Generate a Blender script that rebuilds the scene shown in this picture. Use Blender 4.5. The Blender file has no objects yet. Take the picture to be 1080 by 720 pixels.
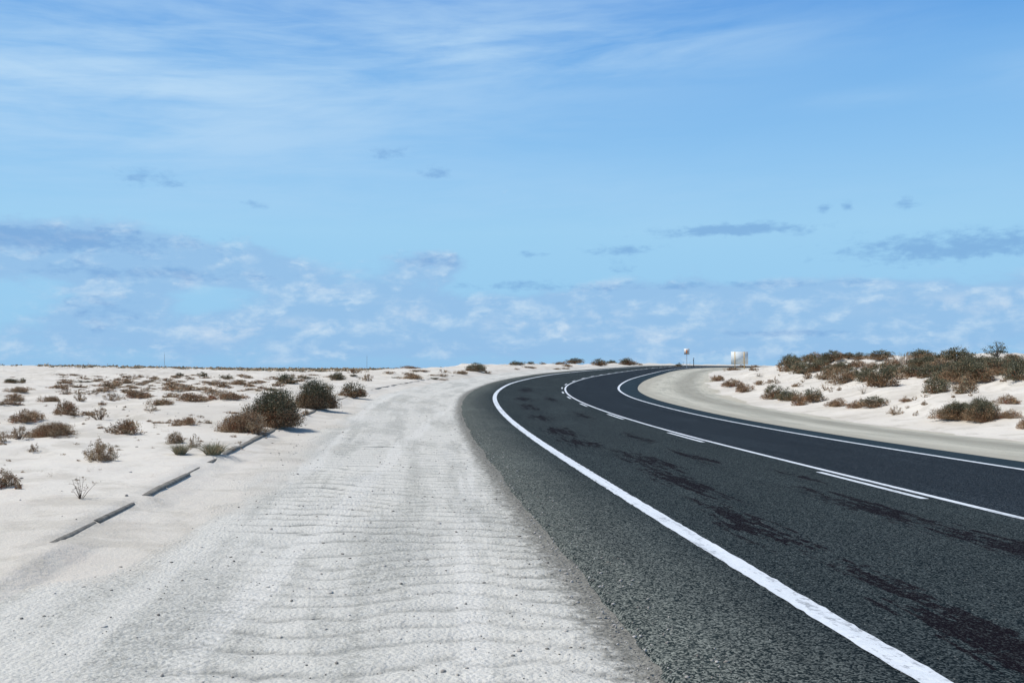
import bpy, math, random
import numpy as np
R = math.radians
scene = bpy.context.scene
COL = scene.collection

# ------------------------------------------------------------------ camera
EYE = 1.407
cam_data = bpy.data.cameras.new("camera")
cam = bpy.data.objects.new("camera", cam_data)
COL.objects.link(cam)
cam.location = (0, 0, EYE)
cam.rotation_euler = (R(90 + 1.70), 0, 0)
cam_data.sensor_width = 36
cam_data.lens = 33.33
cam_data.clip_start = 0.05
cam_data.clip_end = 20000
scene.camera = cam

# ------------------------------------------------------------------ exposure
scene.view_settings.view_transform = 'Standard'
scene.view_settings.look = 'None'
scene.view_settings.exposure = 0.0
scene.view_settings.gamma = 1
scene.view_settings.use_curve_mapping = False

SUN_EL, SUN_AZ = 54, -88          # azimuth from +Y (ahead), negative = left


def lin(r, g, b):
    f = lambda c: (c / 255 / 12.92) if c / 255 <= 0.04045 else ((c / 255 + 0.055) / 1.055) ** 2.4
    return (f(r), f(g), f(b))


# ------------------------------------------------------------------ node helper
class NB:
    def __init__(self, tree):
        self.t = tree
        self.n = tree.nodes
        self.l = tree.links

    def node(self, typ, **kw):
        nd = self.n.new(typ)
        for k, v in kw.items():
            setattr(nd, k, v)
        return nd

    def set(self, sock, v):
        if v is None:
            return
        if hasattr(v, 'is_linked') or isinstance(v, bpy.types.NodeSocket):
            self.l.new(v, sock)
        else:
            if hasattr(sock, 'default_value'):
                try:
                    sock.default_value = v
                except Exception:
                    if isinstance(v, (int, float)):
                        sock.default_value = (v, v, v)
                    else:
                        sock.default_value = tuple(v) + (1,)

    def m(self, op, a, b=None, c=None, clamp=False):
        nd = self.node('ShaderNodeMath', operation=op)
        nd.use_clamp = clamp
        self.set(nd.inputs[0], a)
        if b is not None: self.set(nd.inputs[1], b)
        if c is not None: self.set(nd.inputs[2], c)
        return nd.outputs[0]

    def mr(self, v, a, b, c=0.0, d=1.0, smooth=True):
        nd = self.node('ShaderNodeMapRange')
        nd.interpolation_type = 'SMOOTHSTEP' if smooth else 'LINEAR'
        nd.clamp = True
        for i, x in enumerate((v, a, b, c, d)):
            self.set(nd.inputs[i], x)
        return nd.outputs[0]

    def mix(self, f, a, b, blend='MIX'):
        nd = self.node('ShaderNodeMix', data_type='RGBA', blend_type=blend)
        nd.clamp_factor = True
        self.set(nd.inputs[0], f)
        for i, x in ((6, a), (7, b)):
            if isinstance(x, tuple) and len(x) == 3: x = x + (1,)
            self.set(nd.inputs[i], x)
        return nd.outputs[2]

    def vec(self, x, y, z=0.0):
        nd = self.node('ShaderNodeCombineXYZ')
        for i, v in enumerate((x, y, z)): self.set(nd.inputs[i], v)
        return nd.outputs[0]

    def noise(self, v, scale=1.0, detail=4.0, rough=0.5, dist=0.0):
        nd = self.node('ShaderNodeTexNoise')
        self.set(nd.inputs['Vector'], v)
        nd.inputs['Scale'].default_value = scale
        nd.inputs['Detail'].default_value = detail
        nd.inputs['Roughness'].default_value = rough
        nd.inputs['Distortion'].default_value = dist
        return nd.outputs['Fac']

    def voro(self, v, scale=1.0, out='Distance', feature='F1'):
        nd = self.node('ShaderNodeTexVoronoi', feature=feature)
        self.set(nd.inputs['Vector'], v)
        nd.inputs['Scale'].default_value = scale
        return nd.outputs[out]

    def ramp(self, f, stops):
        nd = self.node('ShaderNodeValToRGB')
        el = nd.color_ramp.elements
        while len(el) < len(stops): el.new(0.5)
        for e, (p, c) in zip(el, stops):
            e.position = p
            e.color = tuple(c) + (1,)
        self.set(nd.inputs[0], f)
        return nd.outputs[0]

    def bump(self, h, strength=0.5, dist=0.01, normal=None):
        nd = self.node('ShaderNodeBump')
        nd.inputs['Strength'].default_value = strength
        nd.inputs['Distance'].default_value = dist
        self.set(nd.inputs['Height'], h)
        if normal is not None: self.l.new(normal, nd.inputs['Normal'])
        return nd.outputs[0]


# ------------------------------------------------------------------ world: sky and clouds by direction
world = bpy.data.worlds.new("World")
scene.world = world
world.use_nodes = True
nb = NB(world.node_tree)
bg = nb.n['Background']
bg.inputs[1].default_value = 0.1
sky = nb.node('ShaderNodeTexSky')
sky.sky_type = 'NISHITA'
sky.sun_disc = False
sky.sun_elevation = R(SUN_EL)
sky.sun_rotation = R(SUN_AZ)
sky.dust_density = 0.3
sky.ozone_density = 3.0
tc = nb.node('ShaderNodeTexCoord').outputs['Generated']
sep = nb.node('ShaderNodeSeparateXYZ')
nb.l.new(tc, sep.inputs[0])
AZ = nb.m('ARCTAN2', sep.outputs[0], sep.outputs[1])
EL = nb.m('ARCSINE', sep.outputs[2])


def sc(c, k=10.0):
    return tuple(x * k for x in lin(*c))


clear = nb.ramp(nb.mr(EL, 0.0, 0.42, smooth=False), [
    (0.0, lin(142, 193, 235)), (0.10, lin(149, 202, 240)), (0.34, lin(158, 209, 243)), (0.52, lin(142, 197, 242)),
    (0.72, lin(119, 180, 237)), (1.0, lin(58, 137, 222))])
clear = nb.mix(1.0, clear, (10.0, 10.0, 10.0), 'MULTIPLY')
skyc = nb.mix(nb.mr(EL, 0.38, 0.8, 0.93, 0.0), sky.outputs[0], clear)


def blob(u, v, wu, wv):
    """soft patch of sky around a direction given in thousandths of a radian"""
    a = nb.m('DIVIDE', nb.m('SUBTRACT', AZ, (u - 540) / 1000.0), wu / 1000.0)
    b = nb.m('DIVIDE', nb.m('SUBTRACT', EL, (390 - v) / 1000.0), wv / 1000.0)
    q = nb.m('ADD', nb.m('MULTIPLY', a, a), nb.m('MULTIPLY', b, b))
    return nb.m('EXPONENT', nb.m('MULTIPLY', q, -1.0))


def total(xs):
    r = xs[0]
    for x in xs[1:]: r = nb.m('ADD', r, x)
    return r


# thin cirrus veil, streaks rising slowly to the right
tilt = nb.m('ADD', EL, nb.m('MULTIPLY', AZ, -0.05))
cv = nb.vec(nb.m('MULTIPLY', AZ, 3.0), nb.m('MULTIPLY', tilt, 17.0), 3.7)
c1 = nb.noise(cv, 1.0, 6, 0.55, 0.6)
c2 = nb.noise(nb.vec(nb.m('MULTIPLY', AZ, 9.0), nb.m('MULTIPLY', tilt, 60.0), 1.0), 1.0, 5, 0.6, 0.4)
cm = total([nb.m('MULTIPLY', blob(450, 40, 380, 60), 0.80), nb.m('MULTIPLY', blob(100, 125, 380, 75), 1.35),
            nb.m('MULTIPLY', blob(640, 65, 230, 22), 0.45), nb.m('MULTIPLY', blob(900, 127, 60, 8), 0.35),
            nb.m('MULTIPLY', blob(1080, 120, 90, 25), 0.45), nb.m('MULTIPLY', blob(560, 215, 500, 35), 0.3)])
cir = nb.m('MULTIPLY', cm, nb.mr(nb.m('ADD', nb.m('MULTIPLY', c1, 0.65), nb.m('MULTIPLY', c2, 0.35)), 0.27, 0.68))
skyc = nb.mix(nb.m('MULTIPLY', cir, 0.75, clamp=True), skyc, sc((184, 217, 245)))

# low cumulus: shape noise shared by masks
pn = nb.vec(nb.m('MULTIPLY', AZ, 11.0), nb.m('MULTIPLY', EL, 26.0), 0.3)
n1 = nb.noise(pn, 1.0, 9, 0.62, 0.15)
n2 = nb.noise(nb.vec(nb.m('MULTIPLY', AZ, 26.0), nb.m('MULTIPLY', EL, 46.0), 7.0), 1.0, 6, 0.6, 0.2)
# the same noise looked up a little higher: difference gives lit tops
n1up = nb.noise(nb.vec(nb.m('ADD', nb.m('MULTIPLY', AZ, 11.0), -0.14), nb.m('ADD', nb.m('MULTIPLY', EL, 26.0), 0.22), 0.3), 1.0, 9, 0.62, 0.15)
shape = total([nb.m('MULTIPLY', blob(50, 280, 220, 27), 1.8), nb.m('MULTIPLY', blob(140, 325, 48, 26), 1.0),
               nb.m('MULTIPLY', blob(255, 290, 85, 15), 1.0),
               nb.m('MULTIPLY', blob(370, 318, 90, 26), 0.9), nb.m('MULTIPLY', blob(458, 278, 42, 14), 0.9),
               nb.m('MULTIPLY', blob(700, 328, 240, 28), 1.3), nb.m('MULTIPLY', blob(950, 325, 230, 26), 1.2),
               nb.m('MULTIPLY', blob(560, 340, 260, 22), 0.6), nb.m('MULTIPLY', blob(200, 360, 420, 26), 0.9),
               nb.m('MULTIPLY', blob(850, 362, 320, 24), 0.9)])
dens = nb.m('ADD', shape, nb.m('MULTIPLY', nb.m('SUBTRACT', n1, 0.5), 2.1))
cum = nb.mr(dens, 0.36, 0.88)
lit = nb.mr(nb.m('SUBTRACT', n1, n1up), -0.05, 0.11)
ccol = nb.mix(nb.m('MULTIPLY', lit, nb.mr(n2, 0.35, 0.7)), sc((149, 190, 230)), sc((200, 222, 242)))
skyc = nb.mix(nb.m('MULTIPLY', cum, 0.80), skyc, ccol)
# small bright heads in the bank
heads = total([blob(345, 300, 34, 12), blob(430, 330, 30, 12), blob(778, 330, 26, 10), blob(640, 335, 26, 9), blob(10, 342, 26, 11),
               blob(80, 337, 26, 8), blob(210, 298 + 8, 20, 6), blob(240, 355, 40, 10), blob(700, 355, 60, 9), blob(1000, 328, 90, 10),
               blob(300, 345, 80, 8), blob(560, 345, 50, 9)])
skyc = nb.mix(nb.m('MULTIPLY', nb.m('MULTIPLY', heads, nb.mr(n2, 0.40, 0.70)), 0.6, clamp=True), skyc, sc((214, 228, 242)))
# darker flat streaks
dk = total([nb.m('MULTIPLY', blob(765, 247, 80, 7), 1.25), nb.m('MULTIPLY', blob(662, 265, 38, 6), 1.0), nb.m('MULTIPLY', blob(985, 273, 115, 15), 1.25), nb.m('MULTIPLY', blob(560, 269, 24, 4), 0.7), nb.m('MULTIPLY', blob(655, 283, 16, 8), 0.7),
            nb.m('MULTIPLY', blob(935, 230, 11, 6), 1.1), nb.m('MULTIPLY', blob(860, 230, 7, 7), 1.1), nb.m('MULTIPLY', blob(882, 229, 6, 6), 0.9), nb.m('MULTIPLY', blob(60, 266, 150, 14), 1.35),
            nb.m('MULTIPLY', blob(180, 295, 130, 8), 0.9), nb.m('MULTIPLY', blob(130, 335, 40, 22), 0.7), nb.m('MULTIPLY', blob(175, 203, 36, 10), 0.8),
            nb.m('MULTIPLY', blob(410, 165, 26, 8), 0.75), nb.m('MULTIPLY', blob(457, 185, 18, 8), 0.65), nb.m('MULTIPLY', blob(275, 223, 16, 5), 0.75),
            nb.m('MULTIPLY', blob(740, 303, 230, 5), 0.7), nb.m('MULTIPLY', blob(810, 353, 70, 4), 0.9), nb.m('MULTIPLY', blob(545, 300, 40, 6), 0.7),
            nb.m('MULTIPLY', blob(455, 276, 38, 9), 0.9)])
n3 = nb.noise(nb.vec(nb.m('MULTIPLY', AZ, 62.0), nb.m('MULTIPLY', EL, 150.0), 2.0), 1.0, 6, 0.62, 0.2)
dkm = nb.mr(nb.m('ADD', dk, nb.m('ADD', nb.m('MULTIPLY', nb.m('SUBTRACT', n2, 0.5), 1.9), nb.m('MULTIPLY', nb.m('SUBTRACT', n3, 0.5), 1.9))), 0.25, 1.25)
dkm = nb.m('MULTIPLY', dkm, nb.mr(dk, 0.03, 0.3))
skyc = nb.mix(nb.m('MULTIPLY', dkm, 0.60), skyc, sc((112, 160, 213)))
nb.l.new(skyc, bg.inputs[0])

# ------------------------------------------------------------------ sun
sl = bpy.data.lights.new("sun", 'SUN')
sl.energy = 4.2
sl.angle = R(0.5)
sl.color = (1.0, 0.95, 0.88)
sun = bpy.data.objects.new("sun", sl)
COL.objects.link(sun)
sun.rotation_euler = (R(90 - SUN_EL), 0, R(180 - SUN_AZ))


# ------------------------------------------------------------------ tagging helpers
def tag(o, label=None, cat=None, group=None, kind=None):
    if label: o['label'] = label
    if cat: o['category'] = cat
    if group: o['group'] = group
    if kind: o['kind'] = kind
    return o


def mesh_np(name, verts, faces, mats=None, uvs=None, midx=None, smooth=False):
    """verts (n,3); faces list of (k,m) arrays; uvs per vertex"""
    me = bpy.data.meshes.new(name)
    V = np.asarray(verts, dtype=np.float32)
    fl = [np.asarray(f, dtype=np.int32) for f in (faces if isinstance(faces, list) else [faces]) if len(f)]
    me.vertices.add(len(V))
    me.vertices.foreach_set('co', V.ravel())
    loops = np.concatenate([f.ravel() for f in fl])
    tot = np.concatenate([np.full(len(f), f.shape[1], dtype=np.int32) for f in fl])
    start = np.concatenate([[0], np.cumsum(tot)[:-1]]).astype(np.int32)
    me.loops.add(len(loops))
    me.loops.foreach_set('vertex_index', loops)
    me.polygons.add(len(tot))
    me.polygons.foreach_set('loop_start', start)
    me.polygons.foreach_set('loop_total', tot)
    if midx is not None: me.polygons.foreach_set('material_index', np.asarray(midx, dtype=np.int32))
    if smooth: me.polygons.foreach_set('use_smooth', np.ones(len(tot), dtype=bool))
    if uvs is not None:
        uv = me.uv_layers.new(name='UVMap')
        uv.data.foreach_set('uv', np.asarray(uvs, dtype=np.float32)[loops].ravel())
    me.update(calc_edges=True)
    for m in (mats or []): me.materials.append(m)
    return me


def link(name, me, parent=None):
    o = bpy.data.objects.new(name, me)
    COL.objects.link(o)
    if parent: o.parent = parent
    return o


def empty(name, loc, rz=0.0, scale=(1, 1, 1)):
    o = bpy.data.objects.new(name, None)
    COL.objects.link(o)
    o.location = loc
    o.rotation_euler = (0, 0, rz)
    o.scale = scale
    o.empty_display_size = 0.2
    return o


def copy_tree(o, parent=None):
    c = o.copy()
    COL.objects.link(c)
    c.parent = parent
    for ch in list(o.children): copy_tree(ch, c)
    return c


class Geo:
    def __init__(self):
        self.v = []; self.f = {}; self.n = 0; self.mi = {}

    def add(self, v, f, mi=0):
        f = np.asarray(f)
        k = f.shape[1]
        self.f.setdefault(k, []).append(f + self.n)
        self.mi.setdefault(k, []).append(np.full(len(f), mi))
        self.v.append(np.asarray(v, dtype=float)); self.n += len(v)

    def box(self, c, s, rz=0.0, mi=0):
        x, y, z = [q / 2 for q in s]
        p = np.array([[-x, -y, -z], [x, -y, -z], [x, y, -z], [-x, y, -z], [-x, -y, z], [x, -y, z], [x, y, z], [-x, y, z]])
        ca, sa = math.cos(rz), math.sin(rz)
        q = p.copy(); q[:, 0] = p[:, 0] * ca - p[:, 1] * sa; q[:, 1] = p[:, 0] * sa + p[:, 1] * ca
        self.add(q + np.array(c), [[0, 3, 2, 1], [4, 5, 6, 7], [0, 1, 5, 4], [1, 2, 6, 5], [2, 3, 7, 6], [3, 0, 4, 7]], mi)

    def tube(self, pts, rad, n=6, mi=0):
        pts = np.array(pts, dtype=float); m = len(pts)
        rad = np.broadcast_to(np.asarray(rad, dtype=float), (m,))
        T = np.gradient(pts, axis=0); T /= np.linalg.norm(T, axis=1)[:, None] + 1e-9
        ref = np.where(np.abs(T[:, 2:3]) > 0.9, [[1.0, 0, 0]], [[0, 0, 1.0]])
        A = np.cross(T, ref); A /= np.linalg.norm(A, axis=1)[:, None] + 1e-9
        B = np.cross(T, A)
        a = np.arange(n) * 2 * math.pi / n
        V = pts[:, None] + rad[:, None, None] * (A[:, None] * np.cos(a)[None, :, None] + B[:, None] * np.sin(a)[None, :, None])
        i = np.arange(m - 1)[:, None] * n; j = np.arange(n)[None]; j2 = (j + 1) % n
        F = np.stack([i + j, i + j2, i + n + j2, i + n + j], -1).reshape(-1, 4)
        self.add(V.reshape(-1, 3), F, mi)
        if n > 3:
            self.add(V[-1], [list(range(n))], mi)
            self.add(V[0], [list(range(n))[::-1]], mi)

    def disc(self, c, r, n=24, axis='y', mi=0, t=0.01):
        a = np.arange(n) * 2 * math.pi / n
        ring = np.stack([r * np.cos(a), np.zeros(n), r * np.sin(a)], 1)
        f = ring + np.array(c) - [0, t / 2, 0]; b = ring + np.array(c) + [0, t / 2, 0]
        V = np.concatenate([f, b])
        self.add(V, [list(range(n))], mi)
        self.add(V, [list(range(2 * n - 1, n - 1, -1))], mi)
        self.add(V, [[i, (i + 1) % n, n + (i + 1) % n, n + i] for i in range(n)], mi)

    def mesh(self, name, mats, smooth=False):
        ks = list(self.f)
        return mesh_np(name, np.concatenate(self.v), [np.concatenate(self.f[k]) for k in ks], mats,
                       midx=np.concatenate([np.concatenate(self.mi[k]) for k in ks]), smooth=smooth)


# ------------------------------------------------------------------ noise
def vnoise(x, y, seed=0):
    xi = np.floor(x).astype(np.int64); yi = np.floor(y).astype(np.int64)
    fx = x - xi; fy = y - yi
    fx = fx * fx * fx * (fx * (fx * 6 - 15) + 10); fy = fy * fy * fy * (fy * (fy * 6 - 15) + 10)

    def h(a, b):
        n = (a * 374761393 + b * 668265263 + seed * 974634777) & 0xffffffff
        n = ((n ^ (n >> 13)) * 1274126177) & 0xffffffff
        n = (n ^ (n >> 16)) & 0xffffffff
        return n / 4294967295.0 * 2 - 1
    a = h(xi, yi); b = h(xi + 1, yi); c = h(xi, yi + 1); d = h(xi + 1, yi + 1)
    return (a * (1 - fx) + b * fx) * (1 - fy) + (c * (1 - fx) + d * fx) * fy


def fbm(x, y, seed=0, o=4, g=0.5):
    r = 0; a = 1
    for i in range(o):
        r = r + a * vnoise(x * 2 ** i + 13.7 * i, y * 2 ** i - 7.1 * i, seed + i); a *= g
    return r


def sst(a, b, x):
    t = np.clip((x - a) / (b - a), 0, 1)
    return t * t * (3 - 2 * t)


# ------------------------------------------------------------------ road alignment
SK = [-60, 0, 10, 20, 30, 40, 50, 60, 75, 95, 120, 160., 260, 600]
KK = [0, 0, .003, .004, .004, .003, .004, .007, .002, .001, -.001, .005, 0.004, 0.0]
ZS = [-60, 0, 15, 30, 45, 60, 80, 110, 150, 180., 205, 250, 330, 450, 700]
ZZ = [0.0, 0.0, 0.0, 0.071, 0.138, 0.317, 0.691, 1.061, 1.447, 1.92, 2.12, 2.1, 1.2, .5, .5]
BS = [-60, 0, 25, 50, 90, 200]
BB = [.021, .021, .065, .073, .068, .05]
DS = 0.5
S = np.arange(-60, 600, DS)


def smooth1(a, n):
    k = np.hanning(n); k /= k.sum()
    return np.convolve(np.pad(a, n // 2, mode='edge'), k, 'valid')[:len(a)]


th0 = np.concatenate([[0], np.cumsum(np.interp(S, SK, KK))[:-1] * DS])
i4 = int(round((-4 + 60) / DS))
TH = th0 - th0[i4] - .108
CX = np.cumsum(np.sin(TH)) * DS; CX += 5.456 - CX[i4]
CY = np.cumsum(np.cos(TH)) * DS; CY += 3.0 - CY[i4]
ZC = smooth1(np.interp(S, ZS, ZZ), 31)
BC = smooth1(np.interp(S, BS, BB), 31)


def near(X, Y):
    X = np.asarray(X, dtype=float).ravel(); Y = np.asarray(Y, dtype=float).ravel()
    cs = slice(None, None, 4)
    out = np.empty(len(X), dtype=int)
    for i in range(0, len(X), 20000):
        q = (X[i:i + 20000, None] - CX[None, cs]) ** 2 + (Y[i:i + 20000, None] - CY[None, cs]) ** 2
        out[i:i + 20000] = q.argmin(1) * 4
    c, s_ = np.cos(TH[out]), np.sin(TH[out])
    du = (X - CX[out]) * s_ + (Y - CY[out]) * c
    du = np.clip(du, -4, 4)
    s = S[out] + du
    th = np.interp(s, S, TH); cx = np.interp(s, S, CX); cy = np.interp(s, S, CY)
    d = (X - cx) * np.cos(th) - (Y - cy) * np.sin(th)
    far = np.hypot(X - cx, Y - cy)
    d = np.where(far > np.abs(d) + 1, np.sign(d) * far, d)
    return s, d


def road_z(s, d):
    return np.interp(s, S, ZC) - np.interp(s, S, BC) * np.clip(d, -9, 11)


def road_xy(s, d):
    th = np.interp(s, S, TH)
    return np.interp(s, S, CX) + d * np.cos(th), np.interp(s, S, CY) - d * np.sin(th)


PAVE_L, PAVE_R = -4.68, 4.97
KERB_D = -8.15
GR_L, GR_R = -9.7, 12.2


def ground_sd(X, Y, s, d):
    zr = road_z(s, d)
    # left: flat plain with low far dunes
    r = np.hypot(X, Y)
    far = 0.15 + 0.0020 * np.clip(Y, 0, 1500) + 0.10 * sst(60, 200, r) * fbm(X / 38, Y / 30, 5, 3)
    far = far + 1.05 * np.exp(-((X + 62) / 34) ** 2 - ((Y - 128) / 30) ** 2)
    far = far + 2.2 * np.exp(-((X + 250) / 90) ** 2 - ((Y - 480) / 90) ** 2)
    wl = sst(9, 48, -d)
    zl = zr * (1 - wl) + far * wl
    zl = zl + 0.32 * np.exp(-((-d - 15) / 5.5) ** 2) * sst(38, 85, s) * (1 - 0.6 * sst(120, 170, s)) * (0.8 + 0.5 * vnoise(s / 9, d / 7, 3))
    # right: sand bank
    plat = 1.66 + 0.75 * sst(45, 80, s) - 0.95 * sst(100, 130, s) + 0.28 * vnoise(X / 11, Y / 11, 21)
    wr = sst(11.3, 27, d + 1.2 * vnoise(s / 6, d / 5, 33)) ** 0.9
    zrr = zr * (1 - wr) + plat * wr
    zrr = zrr * (1 - sst(60, 140, d)) + 1.0 * sst(60, 140, d)
    z = np.where(d < 0, zl, zrr)
    off = sst(8.2, 12, np.where(d < 0, -d, d - 3.0))
    lump = 0.085 * fbm(X / 2.6, Y / 2.6, 11, 3) + 0.042 * fbm(X / 0.8, Y / 0.8, 17, 3)
    lump = lump + 0.22 * np.maximum(0, fbm(X / 5.5, Y / 5.5, 29, 2)) * sst(11, 16, d)
    z = z + off * lump * (1 + 1.2 * sst(40, 120, s))
    return z


def drift(s, d):
    """height of blown sand above the gravel verge (negative: gravel shows)"""
    opn = 1 - sst(-1.8, 0.4, s)
    edge = -7.80 - 0.95 * opn + 0.10 * fbm(s / 1.3, d * 0 + 3, 41, 3) + 0.16 * vnoise(s / 6, d * 0, 44)
    bury = 0.026 + 0.016 * np.clip(1.4 * fbm(s / 1.7, d * 0 + 6, 49, 3), -0.4, 1.1)
    for g0, gw in ((2.35, 0.12), (5.0, 0.12), (5.9, 0.14), (12.5, 0.3), (19.5, 0.8), (27.0, 1.5)):
        bury = bury + 0.06 * np.exp(-((s - g0) / gw) ** 2)
    bury = np.minimum(bury + 0.05 * (1 - sst(0.0, 0.7, s)), 0.080) * (1 - opn)
    side = sst(KERB_D + 0.75, KERB_D + 0.1, d) if False else 1 - sst(KERB_D + 0.08, KERB_D + 0.5, d)
    road_side = np.where(d < KERB_D + 0.5, 0.004 + bury * side, 0.004)
    road_side = np.minimum(road_side, (edge - d) * 0.05 + 0.09 * (d < -7.95) * (1 - opn))
    road_side = np.clip(road_side, -0.10, 0.09)
    behind = 0.070 + 0.012 * fbm(s / 1.3, d / 0.8, 50, 2)
    behind = behind * (1 - opn) + 0.01 * opn
    kd = KERB_D - 0.7 * opn
    w = np.clip((kd + 0.045 - d) / (0.08 + 0.5 * opn), 0, 1)
    left = road_side * (1 - w) + np.maximum(behind, road_side) * w
    edge_r = 11.1 + 0.5 * fbm(s / 6.0, d * 0 + 9, 47, 3)
    right = (d - edge_r) * 0.06
    return np.where(d < 0, left, np.clip(right, -0.10, 0.05))


def ground(X, Y):
    sh = np.shape(X)
    s, d = near(X, Y)
    z = ground_sd(np.ravel(X), np.ravel(Y), s, d) + drift(s, d)
    return z.reshape(sh)


def hit(u, v, z0=0.0):
    """where the sight line towards a direction meets the ground"""
    t = 2.5 * 1.006 ** np.arange(1000)
    X = (u - 540) / 1000 * t
    z = EYE - (v - 389.7) / 1000 * t
    g = ground(X, t)
    w = np.nonzero(z <= g + z0)[0]
    i = w[0] if len(w) else int(np.argmax(np.where(t < 165, (g - EYE) / t, -9)))
    return float(X[i]), float(t[i]), float(g[i])


# ------------------------------------------------------------------ materials
def material(name):
    m = bpy.data.materials.new(name)
    m.use_nodes = True
    b = NB(m.node_tree)
    p = b.n['Principled BSDF']
    p.inputs['Specular IOR Level'].default_value = 0.3
    return m, b, p


def plain(name, col, rough=0.7, metal=0.0, var=0.15, scale=6.0):
    m, b, p = material(name)
    co = b.node('ShaderNodeTexCoord').outputs['Object']
    n = b.noise(co, scale, 5, 0.6)
    c = b.mix(b.mr(n, 0.3, 0.7), tuple(x * (1 - var) for x in col), tuple(min(1, x * (1 + var)) for x in col))
    b.set(p.inputs['Base Color'], c)
    p.inputs['Roughness'].default_value = rough
    p.inputs['Metallic'].default_value = metal
    return m


def sand_nodes(b, pos):
    """returns colour and height of loose sand"""
    n_big = b.noise(pos, 0.25, 4, 0.55)
    n_mid = b.noise(pos, 2.3, 5, 0.6)
    n_fine = b.noise(pos, 38.0, 4, 0.7)
    c = b.mix(b.mr(n_big, 0.35, 0.65), (0.59, 0.548, 0.468), (0.67, 0.630, 0.550))
    c = b.mix(b.mr(n_mid, 0.45, 0.75, 0, 0.35), c, (0.53, 0.465, 0.40))
    grit = b.mr(b.voro(pos, 28.0), 0.04, 0.12, 1, 0, smooth=False)
    pick = b.mr(b.noise(pos, 3.1, 4, 0.65), 0.47, 0.60)
    c = b.mix(b.m('MULTIPLY', b.m('MULTIPLY', grit, pick), 0.8), c, (0.20, 0.16, 0.12))
    crust = b.mr(b.noise(pos, 0.9, 6, 0.68, 0.4), 0.50, 0.60, 0, 0.45)
    c = b.mix(crust, c, (0.42, 0.385, 0.315))
    c = b.mix(b.mr(n_fine, 0.5, 0.8, 0, 0.25), c, (0.50, 0.45, 0.40))
    h = b.m('ADD', b.m('MULTIPLY', n_mid, 0.5), b.m('MULTIPLY', n_fine, 0.12))
    return c, h


sand_m, b, p = material('pale_sand')
geo = b.node('ShaderNodeNewGeometry').outputs['Position']
c, h = sand_nodes(b, geo)
# faint wind ripples
sp = b.node('ShaderNodeSeparateXYZ'); b.l.new(geo, sp.inputs[0])
wv = b.noise(b.vec(b.m('MULTIPLY', sp.outputs[0], 1.4), b.m('MULTIPLY', sp.outputs[1], 9.0)), 1.0, 3, 0.5, 0.5)
b.set(p.inputs['Base Color'], c)
p.inputs['Roughness'].default_value = 0.95
b.set(p.inputs['Normal'], b.bump(b.m('ADD', h, b.m('MULTIPLY', wv, 0.14)), 0.8, 0.09))


def uvsd(b):
    u = b.node('ShaderNodeUVMap'); u.uv_map = 'UVMap'
    s_ = b.node('ShaderNodeSeparateXYZ'); b.l.new(u.outputs[0], s_.inputs[0])
    return s_.outputs[0], s_.outputs[1]


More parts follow.
